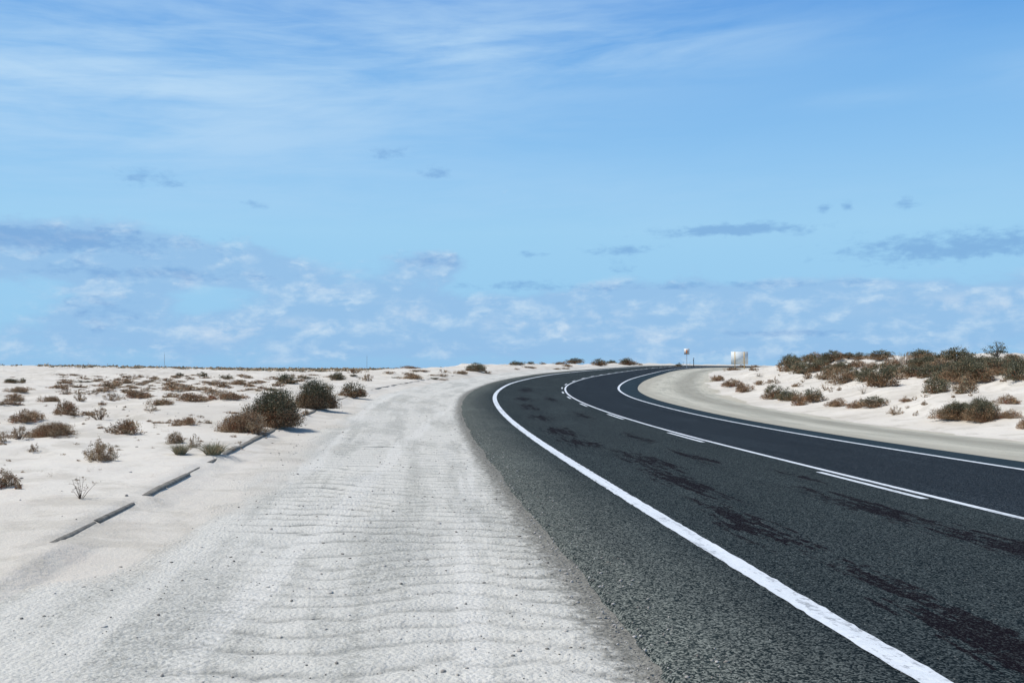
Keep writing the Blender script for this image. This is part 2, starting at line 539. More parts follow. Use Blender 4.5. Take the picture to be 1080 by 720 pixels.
# compacted gravel verge
def gravel_material(name, left=True):
    m, b, p = material(name)
    s, d = uvsd(b)
    pos = b.node('ShaderNodeNewGeometry').outputs['Position']
    sandc, sh_ = sand_nodes(b, pos)
    fine = b.noise(pos, 55.0, 4, 0.75)
    ch = b.voro(pos, 42.0)
    st = b.noise(pos, 15.0, 4, 0.7)
    base = b.mix(b.mr(fine, 0.3, 0.7), (0.30, 0.30, 0.260), (0.66, 0.645, 0.575))
    base = b.mix(b.mr(st, 0.42, 0.68, 0, 0.55), base, (0.25, 0.245, 0.21))
    cell = b.node('ShaderNodeTexVoronoi', feature='F1'); b.set(cell.inputs['Vector'], pos); cell.inputs['Scale'].default_value = 85.0
    cs_ = b.node('ShaderNodeSeparateXYZ'); b.l.new(cell.outputs['Color'], cs_.inputs[0])
    dark = b.mr(cs_.outputs[0], 0.70, 0.85, smooth=False)
    base = b.mix(b.m('MULTIPLY', dark, b.mr(st, 0.35, 0.6, 0.1, 0.75)), base, (0.14, 0.14, 0.12))
    # streaks along the driving direction, pale dust
    al = b.noise(b.vec(b.m('MULTIPLY', s, 0.10), b.m('MULTIPLY', d, 2.1)), 1.0, 5, 0.6, 0.4)
    pt = b.noise(b.vec(b.m('MULTIPLY', s, 0.30), b.m('MULTIPLY', d, 0.75), 4.0), 1.0, 5, 0.6, 0.3)
    dust = b.mr(b.m('ADD', b.m('MULTIPLY', al, 0.5), b.m('MULTIPLY', pt, 0.5)), 0.43, 0.58)
    dustc = b.mix(b.mr(fine, 0.35, 0.75), (0.76, 0.735, 0.66), (0.60, 0.58, 0.515))
    c = b.mix(b.m('MULTIPLY', b.m('ADD', dust, 0.35, clamp=True), 0.66), base, dustc)
    pebble = b.mr(b.voro(pos, 17.0), 0.07, 0.14, 1, 0, smooth=False)
    pk = b.mr(b.noise(pos, 1.3, 3, 0.6), 0.5, 0.62)
    c = b.mix(b.m('MULTIPLY', b.m('MULTIPLY', pebble, pk), 0.6), c, (0.15, 0.145, 0.13))
    if left:
        # washboard: ripple shade painted into the troughs as greyer gravel near the asphalt
        at = b.node('ShaderNodeAttribute'); at.attribute_name = 'trough_shade'
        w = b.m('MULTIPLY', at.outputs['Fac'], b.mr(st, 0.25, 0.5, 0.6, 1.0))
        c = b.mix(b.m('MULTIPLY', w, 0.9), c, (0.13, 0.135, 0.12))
        nn = b.m('MULTIPLY', b.m('SUBTRACT', pt, 0.5), 3.0)
        dd = b.m('ADD', d, b.mr(s, -1.8, 0.4, 0.95, 0))
        sm = b.m('MAXIMUM', b.mr(b.m('ADD', dd, nn), -7.8, -7.1, 0.9, 0), b.mr(b.m('ADD', dd, b.m('MULTIPLY', nn, 0.3)), -7.6, -7.2, 1, 0))
        c = b.mix(sm, c, sandc)
        # faint tyre tracks crossing the dust at a slant
        for a0, sl_ in ((-6.55, 0.075), (-5.35, 0.06), (-6.9, -0.01)):
            off = b.m('ABSOLUTE', b.m('SUBTRACT', d, b.m('ADD', b.m('MULTIPLY', s, sl_), b.m('ADD', a0, b.m('MULTIPLY', b.m('SUBTRACT', pt, 0.5), 0.5)))))
            tread = b.m('SINE', b.m('ADD', b.m('MULTIPLY', s, 95.0), b.m('MULTIPLY', off, 60.0)))
            tm = b.m('MULTIPLY', b.mr(off, 0.07, 0.12, 1, 0), b.mr(tread, -0.4, 0.6, 0.15, 0.5))
            c = b.mix(b.m('MULTIPLY', tm, b.mr(al, 0.40, 0.55, 0.15, 1)), c, (0.74, 0.72, 0.66))
        # dirty broken fringe by the asphalt
        fr = b.mr(b.m('ADD', d, b.m('MULTIPLY', b.m('SUBTRACT', st, 0.5), 0.5)), -4.95, -4.72)
        c = b.mix(b.m('MULTIPLY', fr, 0.9), c, b.mix(cs_.outputs[1], (0.06, 0.06, 0.05), (0.26, 0.25, 0.21)))
    else:
        nn = b.m('MULTIPLY', b.m('SUBTRACT', pt, 0.5), 4.0)
        c = b.mix(b.mr(b.m('ADD', d, nn), 9.6, 11.2, 0, 0.9), c, sandc)
        c = b.mix(b.mr(b.m('ADD', d, b.m('MULTIPLY', nn, 0.25)), 5.2, 6.6, 0.75, 0), c, (0.45, 0.425, 0.37))
        c = b.mix(1.0, c, (0.84, 0.83, 0.76), 'MULTIPLY')
        tr = b.mr(b.m('ABSOLUTE', b.m('SUBTRACT', b.m('ADD', d, b.m('MULTIPLY', nn, 0.3)), 8.6)), 0.3, 1.6, 0.6, 0)
        c = b.mix(tr, c, (0.23, 0.22, 0.175))
    b.set(p.inputs['Base Color'], c)
    p.inputs['Roughness'].default_value = 0.95
    hh = b.m('ADD', b.m('MULTIPLY', st, 0.4), b.m('ADD', b.m('MULTIPLY', fine, 0.25), b.m('MULTIPLY', ch, -0.2)))
    rip = b.noise(b.vec(b.m('MULTIPLY', s, 6.5), b.m('MULTIPLY', d, 0.8), 8.0), 1.0, 3, 0.55, 0.7)
    hh = b.m('ADD', hh, b.m('MULTIPLY', rip, b.mr(d, -7.6, -6.2, 0.15, 0.7)) if left else 0.0)
    b.set(p.inputs['Normal'], b.bump(hh, 0.9, 0.04))
    return m


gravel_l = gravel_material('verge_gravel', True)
gravel_r = gravel_material('verge_gravel_far', False)

# asphalt
asph, b, p = material('asphalt')
s, d = uvsd(b)
pos = b.node('ShaderNodeNewGeometry').outputs['Position']
stone = b.node('ShaderNodeTexVoronoi', feature='F1')
b.set(stone.inputs['Vector'], pos); stone.inputs['Scale'].default_value = 100.0
val = b.node('ShaderNodeSeparateXYZ'); b.l.new(stone.outputs['Color'], val.inputs[0])
rnd = val.outputs[0]
fine = b.noise(pos, 26.0, 5, 0.75)
mid = b.noise(pos, 0.8, 5, 0.6)
lane = b.mix(b.mr(rnd, 0.30, 0.95), (0.009, 0.015, 0.018), (0.085, 0.102, 0.101))
lane_r = b.mix(b.mr(rnd, 0.30, 0.95), (0.008, 0.013, 0.018), (0.058, 0.072, 0.084))
shld = b.mix(b.mr(rnd, 0.25, 0.95), (0.019, 0.028, 0.029), (0.215, 0.230, 0.203))
wob = b.m('MULTIPLY', b.m('SUBTRACT', mid, 0.5), 0.5)
c = b.mix(b.mr(b.m('ADD', d, wob), -4.5, -3.40), shld, lane)
c = b.mix(b.mr(b.m('ADD', d, b.m('MULTIPLY', wob, 0.4)), -0.15, 0.12), c, lane_r)
c = b.mix(b.mr(b.m('ADD', d, wob), 3.45, 3.7), c, (0.030, 0.048, 0.060))
c = b.mix(b.mr(fine, 0.35, 0.68, 0.0, 0.55), c, b.mix(1.0, c, (0.45, 0.48, 0.52), 'MULTIPLY'))
c = b.mix(b.mr(b.noise(b.vec(b.m('MULTIPLY', s, 0.12), b.m('MULTIPLY', d, 1.6)), 1.0, 4, 0.6), 0.45, 0.7, 0.0, 0.35), c,
          b.mix(1.0, c, (0.6, 0.62, 0.66), 'MULTIPLY'))
pol = b.noise(b.vec(b.m('MULTIPLY', s, 0.22), b.m('MULTIPLY', d, 0.9), 9.0), 1.0, 5, 0.6, 0.3)
c = b.mix(b.mr(pol, 0.48, 0.66, 0, 0.35), c, b.mix(1.0, c, (1.5, 1.5, 1.48), 'MULTIPLY'))
# isolated pale chips
chip = b.m('MULTIPLY', b.mr(b.voro(pos, 31.0), 0.10, 0.16, 1, 0, smooth=False), b.m('GREATER_THAN', b.voro(pos, 31.0, 'Color'), 0.72))
c = b.mix(b.m('MULTIPLY', chip, 0.7), c, (0.36, 0.36, 0.33))


# binder bleeding in the wheel tracks of the near lane: (s0, d0, length, width)
def bleed_mask():
    ms = []
    for s0, d0, ls, wd in BLEEDS:
        a = b.m('DIVIDE', b.m('SUBTRACT', s, s0), ls)
        q = b.m('DIVIDE', b.m('SUBTRACT', d, d0), wd)
        ms.append(b.m('EXPONENT', b.m('MULTIPLY', b.m('ADD', b.m('MULTIPLY', a, a), b.m('MULTIPLY', q, q)), -1.0)))
    r = ms[0]
    for x in ms[1:]: r = b.m('MAXIMUM', r, x)
    return r


BLEEDS = [(-2.3, -2.85, 1.5, .30), (-0.6, -2.75, 1.0, .20), (-4.4, -2.95, .9, .3), (1.4, -2.85, 1.6, .28), (4.6, -2.55, 1.8, .30),
          (7.2, -2.35, 1.6, .35), (10.2, -2.75, 1.3, .4), (13.0, -2.7, 1.6, .4), (18.0, -2.6, 1.6, .35), (24.0, -2.5, 2.4, .35), (31, -2.4, 2.5, .4),
          (0.4, -1.1, 1.7, .30), (2.7, -1.2, 1.5, .30), (-2.0, -1.15, 1.6, .32), (8.0, -1.35, 1.5, .20), (5.2, -.75, 1.0, .12),
          (12.0, -1.3, 1.5, .2), (20.0, -1.2, 2.0, .22), (33.0, -1.2, 3.0, .3), (44.0, -2.2, 5, .4)]
bn = b.noise(b.vec(b.m('MULTIPLY', s, 1.0), b.m('MULTIPLY', d, 8.5)), 1.0, 6, 0.66, 0.7)
bf = b.noise(pos, 9.0, 4, 0.7)
bm = b.m('ADD', bleed_mask(), b.m('ADD', b.m('MULTIPLY', b.m('SUBTRACT', bn, 0.5), 3.6), b.m('MULTIPLY', b.m('SUBTRACT', bf, 0.5), 1.9)))
bleed = b.m('MULTIPLY', b.mr(bm, 0.55, 0.80), b.mr(bleed_mask(), 0.12, 0.35))
bleed = b.m('MULTIPLY', bleed, b.mr(rnd, 0.7, 1.0, 1.0, 0.6))
c = b.mix(b.m('MULTIPLY', bleed, 0.93), c, (0.007, 0.0045, 0.007))
b.set(p.inputs['Base Color'], c)
p.inputs['Roughness'].default_value = 1.0
p.inputs['Specular IOR Level'].default_value = 0.03
hh = b.m('ADD', b.m('MULTIPLY', stone.outputs['Distance'], -0.8), b.m('MULTIPLY', fine, 0.6))
b.set(p.inputs['Normal'], b.bump(hh, 0.45, 0.012))

# road paint
paint, b, p = material('road_paint')
s, d = uvsd(b)
pos = b.node('ShaderNodeNewGeometry').outputs['Position']
wn = b.noise(pos, 16.0, 5, 0.75)
wb = b.noise(b.vec(b.m('MULTIPLY', s, 0.7), b.m('MULTIPLY', d, 9.0)), 1.0, 4, 0.65)
tr = b.noise(b.vec(b.m('MULTIPLY', s, 22.0), b.m('MULTIPLY', d, 5.0)), 1.0, 4, 0.6, 1.0)
worn = b.mr(b.m('ADD', wn, b.m('MULTIPLY', wb, 0.7)), 0.88, 1.02)
crack = b.m('MULTIPLY', b.mr(tr, 0.61, 0.64), b.mr(wb, 0.5, 0.6))
c = b.mix(b.mr(wn, 0.35, 0.65), (0.62, 0.66, 0.68), (0.76, 0.79, 0.81))
c = b.mix(b.m('MAXIMUM', b.m('MULTIPLY', worn, 0.6), b.m('MULTIPLY', crack, 0.7)), c, (0.10, 0.11, 0.115))
b.set(p.inputs['Base Color'], c)
p.inputs['Roughness'].default_value = 0.6
b.set(p.inputs['Normal'], b.bump(wn, 0.3, 0.006))

kerb_m = plain('weathered_concrete', (0.20, 0.185, 0.155), 0.95, var=0.35, scale=14)
stone_m, b, p = material('verge_stone')
oi = b.node('ShaderNodeNewGeometry').outputs['Random Per Island']
b.set(p.inputs['Base Color'], b.ramp(oi, [(0, (0.13, 0.12, 0.105)), (0.5, (0.26, 0.24, 0.21)), (1, (0.50, 0.47, 0.43))]))
p.inputs['Roughness'].default_value = 0.9


def leaf_material(name, c0, c1, c2, trans=0.0):
    m, b, p = material(name)
    oi = b.node('ShaderNodeNewGeometry').outputs['Random Per Island']
    c = b.ramp(oi, [(0, c0), (0.55, c1), (1, c2)])
    pos = b.node('ShaderNodeNewGeometry').outputs['Position']
    c = b.mix(b.mr(b.noise(pos, 2.6, 3, 0.6), 0.35, 0.7, 0, 0.5), c, b.mix(1.0, c, (1.5, 1.35, 1.15), 'MULTIPLY'))
    b.set(p.inputs['Base Color'], c)
    p.inputs['Roughness'].default_value = 0.8
    p.inputs['Specular IOR Level'].default_value = 0.15
    return m


green_m = leaf_material('grey_green_leaf', (0.056, 0.060, 0.036), (0.120, 0.122, 0.076), (0.22, 0.21, 0.145))
brown_m = leaf_material('red_brown_leaf', (0.12, 0.072, 0.042), (0.26, 0.168, 0.100), (0.43, 0.30, 0.19))
tan_m = leaf_material('tan_dry_leaf', (0.27, 0.20, 0.13), (0.40, 0.31, 0.21), (0.52, 0.43, 0.31))
pale_m = leaf_material('pale_grey_leaf', (0.15, 0.15, 0.095), (0.25, 0.245, 0.165), (0.36, 0.34, 0.25))
red_m = leaf_material('rust_red_leaf', (0.16, 0.05, 0.03), (0.30, 0.11, 0.06), (0.38, 0.20, 0.12))
stem_m = plain('dry_stem', (0.15, 0.105, 0.075), 0.9, var=0.4, scale=9)
palestem_m = plain('bleached_stem', (0.36, 0.31, 0.25), 0.9, var=0.3, scale=9)
LEAVES = [green_m, brown_m, tan_m, pale_m, red_m]

# ------------------------------------------------------------------ terrain: one sand sheet to the horizon
ys = [-14.0]
while ys[-1] < 6000:
    y = ys[-1]
    ys.append(y + max(0.13, 0.011 * max(y, 0)))
ys = np.array(ys)
t = np.linspace(-1, 1, 521)
xs = t * 0.86 + 0.14 * t ** 3
half = (np.maximum(ys, 0) + 22) * 0.95
GX = xs[None, :] * half[:, None]
GY = np.repeat(ys[:, None], len(xs), 1)
s_, d_ = near(GX, GY)
gz = ground_sd(GX.ravel(), GY.ravel(), s_, d_) + drift(s_, d_)
inside = sst(0, 0.8, d_ - (-7.2)) * sst(0, 0.8, 10.4 - d_)
gz = gz - 0.16 * inside - 0.002 * np.clip(np.hypot(GX.ravel(), GY.ravel()) - 60, 0, 90) * inside
ny, nx = GX.shape
V = np.stack([GX.ravel(), GY.ravel(), gz], 1)
ii = (np.arange(ny - 1)[:, None] * nx + np.arange(nx - 1)[None]).ravel()
terrain = link('sand', mesh_np('sand', V, np.stack([ii, ii + 1, ii + nx + 1, ii + nx], 1), [sand_m], smooth=True))
tag(terrain, kind='structure')


# ------------------------------------------------------------------ strips along the road
def s_samples(a, bb, fine=0.25):
    out = [a]
    while out[-1] < bb:
        x = out[-1]
        out.append(x + max(fine, 0.004 * abs(x)))
    return np.array(out)


def strip(name, ss, ds, zfun, mat, parent=None, skirt=None, smooth=True):
    SS, DD = np.meshgrid(ss, ds, indexing='ij')
    if callable(skirt): DD = skirt(SS, DD)
    X, Y = road_xy(SS.ravel(), DD.ravel())
    Z = zfun(SS.ravel(), DD.ravel())
    n, m = SS.shape
    i = (np.arange(n - 1)[:, None] * m + np.arange(m - 1)[None]).ravel()
    F = np.stack([i, i + 1, i + m + 1, i + m], 1)[:, ::-1] if False else np.stack([i, i + m, i + m + 1, i + 1], 1)
    me = mesh_np(name, np.stack([X, Y, Z], 1), F, [mat], uvs=np.stack([SS.ravel(), DD.ravel()], 1), smooth=smooth)
    return link(name, me, parent)


SF = s_samples(-16, 420, 0.25)


def wave(s, d):
    ph = s * math.pi / 0.29 + 2.6 * fbm(s / 1.6, d / 0.9, 61, 4) + 0.25 * d
    amp = sst(-7.4, -6.3, d) * (1 - sst(-5.0, -4.65, d)) * (0.45 + 0.8 * sst(-0.35, 0.4, vnoise(s / 2.2, d / 1.1, 63)))
    return np.abs(np.sin(ph)), amp * (1 - 0.8 * sst(28, 46, s))


def washboard(s, d):
    w, amp = wave(s, d)
    return 0.028 * (w ** 0.7 - 0.7) * amp


def zgrav(s, d):
    base = road_z(s, d)
    dip = -0.03 * sst(-7.9, -9.0, d) if False else 0
    n = 0.008 * fbm(s / 0.9, d / 0.6, 51, 3) + 0.012 * fbm(s / 4, d / 1.1, 55, 2)
    n = n * (1 - sst(-4.9, -4.6, d) * (1 - sst(4.9, 5.3, d)))
    return base - 0.018 + n + washboard(s, d) * (d < 0) + dip


near_s = np.concatenate([np.arange(-5.5, 14, 0.03), np.arange(14, 46, 0.05)])
near_s = near_s[near_s <= 46]
ds_l = np.linspace(GR_L, -4.60, 64)
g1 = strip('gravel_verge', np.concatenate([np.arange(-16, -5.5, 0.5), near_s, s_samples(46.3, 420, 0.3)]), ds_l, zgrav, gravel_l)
sv = np.empty(len(g1.data.vertices) * 2)
SS_, DD_ = np.meshgrid(np.concatenate([np.arange(-16, -5.5, 0.5), near_s, s_samples(46.3, 420, 0.3)]), ds_l, indexing='ij')
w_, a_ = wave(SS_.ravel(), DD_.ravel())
at_ = g1.data.attributes.new('trough_shade', 'FLOAT', 'POINT')
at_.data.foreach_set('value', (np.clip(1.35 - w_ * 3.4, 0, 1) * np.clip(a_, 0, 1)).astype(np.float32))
tag(g1, kind='structure')
g2 = strip('gravel_shoulder', SF, np.linspace(4.90, GR_R, 24), zgrav, gravel_r)
tag(g2, kind='structure')

road = empty('road', (0, 0, 0))
tag(road, kind='structure')
rw = {}


def edge_wob(SS, DD):
    D = DD.copy()
    D[:, 0] += 0.018 * fbm(SS[:, 0] / 1.4, SS[:, 0] * 0, 71, 2) + 0.016 * fbm(SS[:, 0] / 0.16, SS[:, 0] * 0, 72, 3) + 0.02
    D[:, 1] = D[:, 0] + 0.05
    D[:, -1] += 0.05 * fbm(SS[:, 0] / 1.2, SS[:, 0] * 0, 73, 3)
    return D


def zasph(s, d):
    z = road_z(s, d) + 0.006
    return z


ss_a = np.concatenate([np.arange(-16, -5.5, 0.25), s_samples(-5.5, 420, 0.07)])
ds_a = np.array([PAVE_L, PAVE_L + .05, -4.2, -3.5, -2.6, -1.7, -.9, 0, 1.2, 2.4, 3.5, 4.4, PAVE_R])


def zasph_edge(s, d):
    z = zasph(s, d).reshape(-1, len(ds_a))
    z[:, 0] -= 0.035; z[:, -1] -= 0.03
    return z.ravel()


strip('asphalt', ss_a, ds_a, zasph_edge, asph, road, skirt=edge_wob)


def line(name, a, bb, d0, w, rag=0.004):
    ss = ss_a[(ss_a >= a) & (ss_a <= bb)]
    ss = np.unique(np.concatenate([[a], ss, [bb]]))

    def sk(SS, DD):
        D = DD.copy()
        D[:, 0] += rag * 0.7 * fbm(SS[:, 0] / 0.075, SS[:, 0] * 0, int(abs(d0) * 10) + 81, 3)
        D[:, -1] += rag * 0.7 * fbm(SS[:, 0] / 0.075, SS[:, 0] * 0 + 5, int(abs(d0) * 10) + 82, 3)
        return D
    return strip(name, ss, np.array([d0 - w / 2, d0, d0 + w / 2]), lambda s, d: zasph(s, d) + 0.004, paint, road, skirt=sk)


line('edge_line', -15.5, 415, -3.525, 0.155, 0.010)
line('edge_line', -15.5, 415, 3.525, 0.15)
line('centre_line', -15.5, 415, 0.0, 0.105)
for k in range(-2, 24):
    a = 3.35 + 8.0 * k
    line('lane_dash', a, a + 2.7, -0.205, 0.095)

# ------------------------------------------------------------------ kerb, half buried in blown sand
kg = Geo()
rng = np.random.default_rng(5)
s0 = 0.2
while s0 < 150:
    L = 1.0
    a = np.array([s0 + 0.012, s0 + L - 0.012])
    top = 0.058 + rng.normal(0, 0.004)
    prof = [(-0.05, -0.2), (-0.05, top - 0.010), (-0.042, top), (0.028, top), (0.046, top - 0.018), (0.050, -0.2)]
    vv = []
    jog = rng.normal(0, 0.006)
    for sa in (a[0], a[0] + 0.5, a[1]):
        for dd, zz in prof:
            x, y = road_xy(np.array([sa]), np.array([KERB_D + dd + jog]))
            vv.append((x[0], y[0], float(road_z(np.array([sa]), np.array([KERB_D]))[0]) + zz + rng.normal(0, 0.003)))
    fs = []
    for q in range(2):
        for k in range(5):
            fs.append([q * 6 + k, q * 6 + k + 1, q * 6 + 7 + k, q * 6 + 6 + k])
    kg.add(vv, fs)
    kg.add(vv, [[0, 1, 2, 3, 4, 5]]); kg.add(vv, [[17, 16, 15, 14, 13, 12]])
    s0 += L
kerb = link('kerb', kg.mesh('kerb', [kerb_m]))
tag(kerb, kind='structure')

# ------------------------------------------------------------------ loose stones on the verge
def stones(n, name, placer, smin, smax, seed):
    rg = np.random.default_rng(seed)
    phi = (1 + 5 ** .5) / 2
    ico = np.array([(-1, phi, 0), (1, phi, 0), (-1, -phi, 0), (1, -phi, 0), (0, -1, phi), (0, 1, phi), (0, -1, -phi), (0, 1, -phi), (phi, 0, -1), (phi, 0, 1), (-phi, 0, -1), (-phi, 0, 1)]) / 1.9
    F = np.array([(0, 11, 5), (0, 5, 1), (0, 1, 7), (0, 7, 10), (0, 10, 11), (1, 5, 9), (5, 11, 4), (11, 10, 2), (10, 7, 6), (7, 1, 8), (3, 9, 4), (3, 4, 2), (3, 2, 6), (3, 6, 8), (3, 8, 9), (4, 9, 5), (2, 4, 11), (6, 2, 10), (8, 6, 7), (9, 8, 1)])
    P = placer(rg, n)
    r = smin + (smax - smin) * rg.random(n) ** 3.0
    sc3 = r[:, None] * (0.6 + 0.8 * rg.random((n, 3)))
    sc3[:, 2] *= 0.7
    V = ico[None] * (1 + 0.25 * rg.normal(size=(n, 12, 1))) * sc3[:, None] + P[:, None]
    Fs = F[None] + (np.arange(n) * 12)[:, None, None]
    return link(name, mesh_np(name, V.reshape(-1, 3), Fs.reshape(-1, 3), [stone_m]))


def place_verge(rg, n):
    s = -4.5 + 30 * rg.random(n) ** 1.7
    d = -4.72 - 3.0 * rg.random(n) ** 1.5
    x, y = road_xy(s, d)
    return np.stack([x, y, zgrav(s, d) + 0.001], 1)


def place_sand(rg, n):
    X = -1.0 - 18 * rg.random(n); Y = 5 + 30 * rg.random(n)
    s, d = near(X, Y)
    k = d < -8.0
    X, Y = np.where(k, X, -9.0 - rg.random(n) * 4), np.where(k, Y, 12 + rg.random(n) * 6)
    return np.stack([X, Y, ground(X, Y)], 1)


tag(stones(2600, 'loose_gravel', place_verge, 0.004, 0.013, 3), 'loose dark gravel chips scattered over the pale washboarded verge beside the asphalt', 'gravel', kind='stuff')
def place_edge(rg, n):
    s = -4.0 + 24 * rg.random(n) ** 1.6
    d = -4.72 + 0.42 * rg.random(n) ** 2.2
    x, y = road_xy(s, d)
    return np.stack([x, y, road_z(s, d) + 0.008], 1)


tag(stones(1700, 'edge_gravel', place_edge, 0.003, 0.010, 8), 'crumbled pale and dark chips spilled along the broken edge of the asphalt', 'gravel', kind='stuff')
tag(stones(900, 'sand_grit', place_sand, 0.006, 0.022, 4), 'small scattered stones and grit lying on the white sand left of the kerb', 'gravel', kind='stuff')


# ------------------------------------------------------------------ shrubs
def rot_leafs(rg, C, size, aspect, mats, mi, upbias=0.0, dirs=None):
    """C (n,3) leaf centres -> diamond-shaped leaf faces (4 verts)"""
    n = len(C)
    a = rg.normal(size=(n, 3))
    if dirs is not None: a = a * 0.8 + dirs * 1.6
    a[:, 2] += upbias
    a /= np.linalg.norm(a, axis=1)[:, None]
    r = rg.normal(size=(n, 3))
    bb = np.cross(a, r); bb /= np.linalg.norm(bb, axis=1)[:, None]
    L = size * (0.6 + 0.8 * rg.random(n))[:, None]
    W = L * aspect
    V = np.stack([C - a * L, C + bb * W, C + a * L, C - bb * W], 1)
    return V.reshape(-1, 3), (np.arange(n)[:, None] * 4 + np.arange(4)[None]), mi


def shrub_mesh(seed, kind, detail=1.0, leaf=0.022):
    """unit width (radius 0.5). returns foliage mesh and stem mesh"""
    rg = np.random.default_rng(seed)
    P = dict(
        dome=dict(h=.62, nc=150, nl=34, cr=.085, green=.85, brown_low=.85, pale=.10, fill=.55, lobes=5, stems=16, tan=.05, red=.06),
        brown=dict(h=.42, nc=120, nl=30, cr=.085, green=.16, brown_low=.2, pale=.05, fill=.35, lobes=5, stems=16, tan=.25, red=.10),
        mat=dict(h=.22, nc=95, nl=26, cr=.085, green=.10, brown_low=.2, pale=.05, fill=.15, lobes=7, stems=20, tan=.35, red=.06),
        sparse=dict(h=.40, nc=42, nl=22, cr=.065, green=.25, brown_low=.2, pale=.10, fill=.25, lobes=4, stems=24, tan=.45, red=.0),
        pale=dict(h=.62, nc=130, nl=32, cr=.085, green=.45, brown_low=.3, pale=.65, fill=.5, lobes=4, stems=14, tan=.10, red=.0),
        green=dict(h=.60, nc=160, nl=34, cr=.085, green=.95, brown_low=.35, pale=.15, fill=.55, lobes=5, stems=14, tan=.03, red=.02),
    )[kind]
    h = P['h']
    # lobes: sub domes that give the outline its lumps
    lob = []
    for i in range(P['lobes']):
        an = rg.random() * 2 * math.pi; rr = 0.30 * math.sqrt(rg.random()) if P['lobes'] < 6 else 0.38 * math.sqrt(rg.random())
        lr = 0.20 + 0.14 * rg.random()
        if P['lobes'] >= 6: lr *= 0.75
        lob.append((rr * math.cos(an), rr * math.sin(an), lr, h * (0.55 + 0.45 * rg.random())))
    lob[0] = (0.02, 0.0, 0.33 if P['lobes'] < 6 else .24, h)
    nc = int(P['nc'] * (detail if detail >= 1 else max(detail, .35)))
    cs = []; out = []
    for _ in range(nc):
        lx, ly, lr, lh = lob[rg.integers(len(lob))] if rg.random() > 0.3 else lob[0]
        u = rg.random() * 2 * math.pi; ct = rg.random() ** (0.8)
        st = math.sqrt(max(0, 1 - ct * ct))
        rad = 1.0 if rg.random() > P['fill'] else rg.random() ** 0.5
        rad *= 0.82 + 0.25 * rg.random()
        v = np.array([lx + lr * st * math.cos(u) * rad, ly + lr * st * math.sin(u) * rad, max(0.02, lh * ct * rad)])
        cs.append(v); out.append(np.array([st * math.cos(u), st * math.sin(u), ct * .8 + .35]))
    cs = np.array(cs); out = np.array(out)
    nl = max(5, int(P['nl'] * detail))
    C = np.repeat(cs, nl, 0) + rg.normal(size=(nc * nl, 3)) * P['cr'] * 0.55
    # sprays reach outwards along the twig
    C += np.repeat(out, nl, 0) * (rg.random((nc * nl, 1)) * P['cr'] * 0.55)
    C[:, 2] = np.abs(C[:, 2]) + 0.004
    D = np.repeat(out, nl, 0)
    relh = np.repeat(cs[:, 2], nl) / h + rg.normal(size=nc * nl) * 0.16
    clump_r = np.repeat(rg.random(nc), nl)
    pg = np.where(relh > 0.42, P['green'], P['green'] * (1 - P['brown_low']))
    r2 = clump_r * 0.6 + rg.random(nc * nl) * 0.4
    mi = np.where(r2 < pg * 0.8 + 0.1 * (pg > .7), 0, 1)
    r3 = np.repeat(rg.random(nc), nl) * 0.7 + 0.3 * rg.random(nc * nl)
    mi = np.where((mi == 0) & (r3 < P['pale']), 3, mi)
    r4 = np.repeat(rg.random(nc), nl)
    mi = np.where((mi == 1) & (r4 < P['tan']), 2, mi)
    mi = np.where((mi == 1) & (r4 > 1 - P['red'] * 1.4) & (relh < 0.5), 4, mi)
    V, F, _ = rot_leafs(rg, C, leaf, 0.50, None, None, 0.2, D)
    fol = mesh_np(kind + '_foliage', V, F, LEAVES, midx=mi)
    g = Geo()
    idx = rg.choice(nc, size=min(nc, int(P['stems']) if detail > .5 else nc), replace=False)
    for i in idx:
        e = cs[i]
        base = np.array([e[0] * .12, e[1] * .12, -0.05])
        mdl = np.array([e[0] * .55, e[1] * .55, e[2] * .42 + .02]) + rg.normal(size=3) * .015
        g.tube([base, mdl, e, e + out[i] * 0.05], [.012, .008, .005, .002], 4)
    stm = g.mesh(kind + '_stems', [stem_m])
    if detail < .5:            # small far copies: twigs and leaves in one mesh
        sv = np.concatenate(g.v); ks = list(g.f)
        fs = [F] + [np.concatenate(g.f[k]) + len(V) for k in ks]
        nf = sum(len(f) for f in fs[1:])
        fol = mesh_np(kind + '_scrub', np.concatenate([V, sv]), fs, LEAVES + [stem_m], midx=np.concatenate([mi, np.full(nf, 5)]))
    return fol, stm


def tuft_mesh(seed, n=420, h=.55, mat=3):
    rg = np.random.default_rng(seed)
    V = []; mi = []
    F = []
    k = 0
    for i in range(n):
        a = rg.random() * 6.283; r = .22 * math.sqrt(rg.random())
        b0 = np.array([r * math.cos(a), r * math.sin(a), -0.01])
        lean = rg.normal(size=2) * .22 + np.array([math.cos(a), math.sin(a)]) * r * 1.2
        hh = h * (.45 + .6 * rg.random())
        m_ = b0 + np.array([lean[0] * .4, lean[1] * .4, hh * .6]); tp = b0 + np.array([lean[0], lean[1], hh])
        w = rg.normal(size=2); w = np.array([w[0], w[1], 0]) / np.linalg.norm(w) * .011
        V += [b0 - w, b0 + w, m_ + w * .8, m_ - w * .8, tp + w * .1, tp - w * .1]
        F += [[k, k + 1, k + 2, k + 3], [k + 3, k + 2, k + 4, k + 5]]
        q = mat if rg.random() < .75 else 2
        mi += [q, q]
        k += 6
    return mesh_np('tuft_blades', np.array(V), np.array(F), LEAVES, midx=mi)


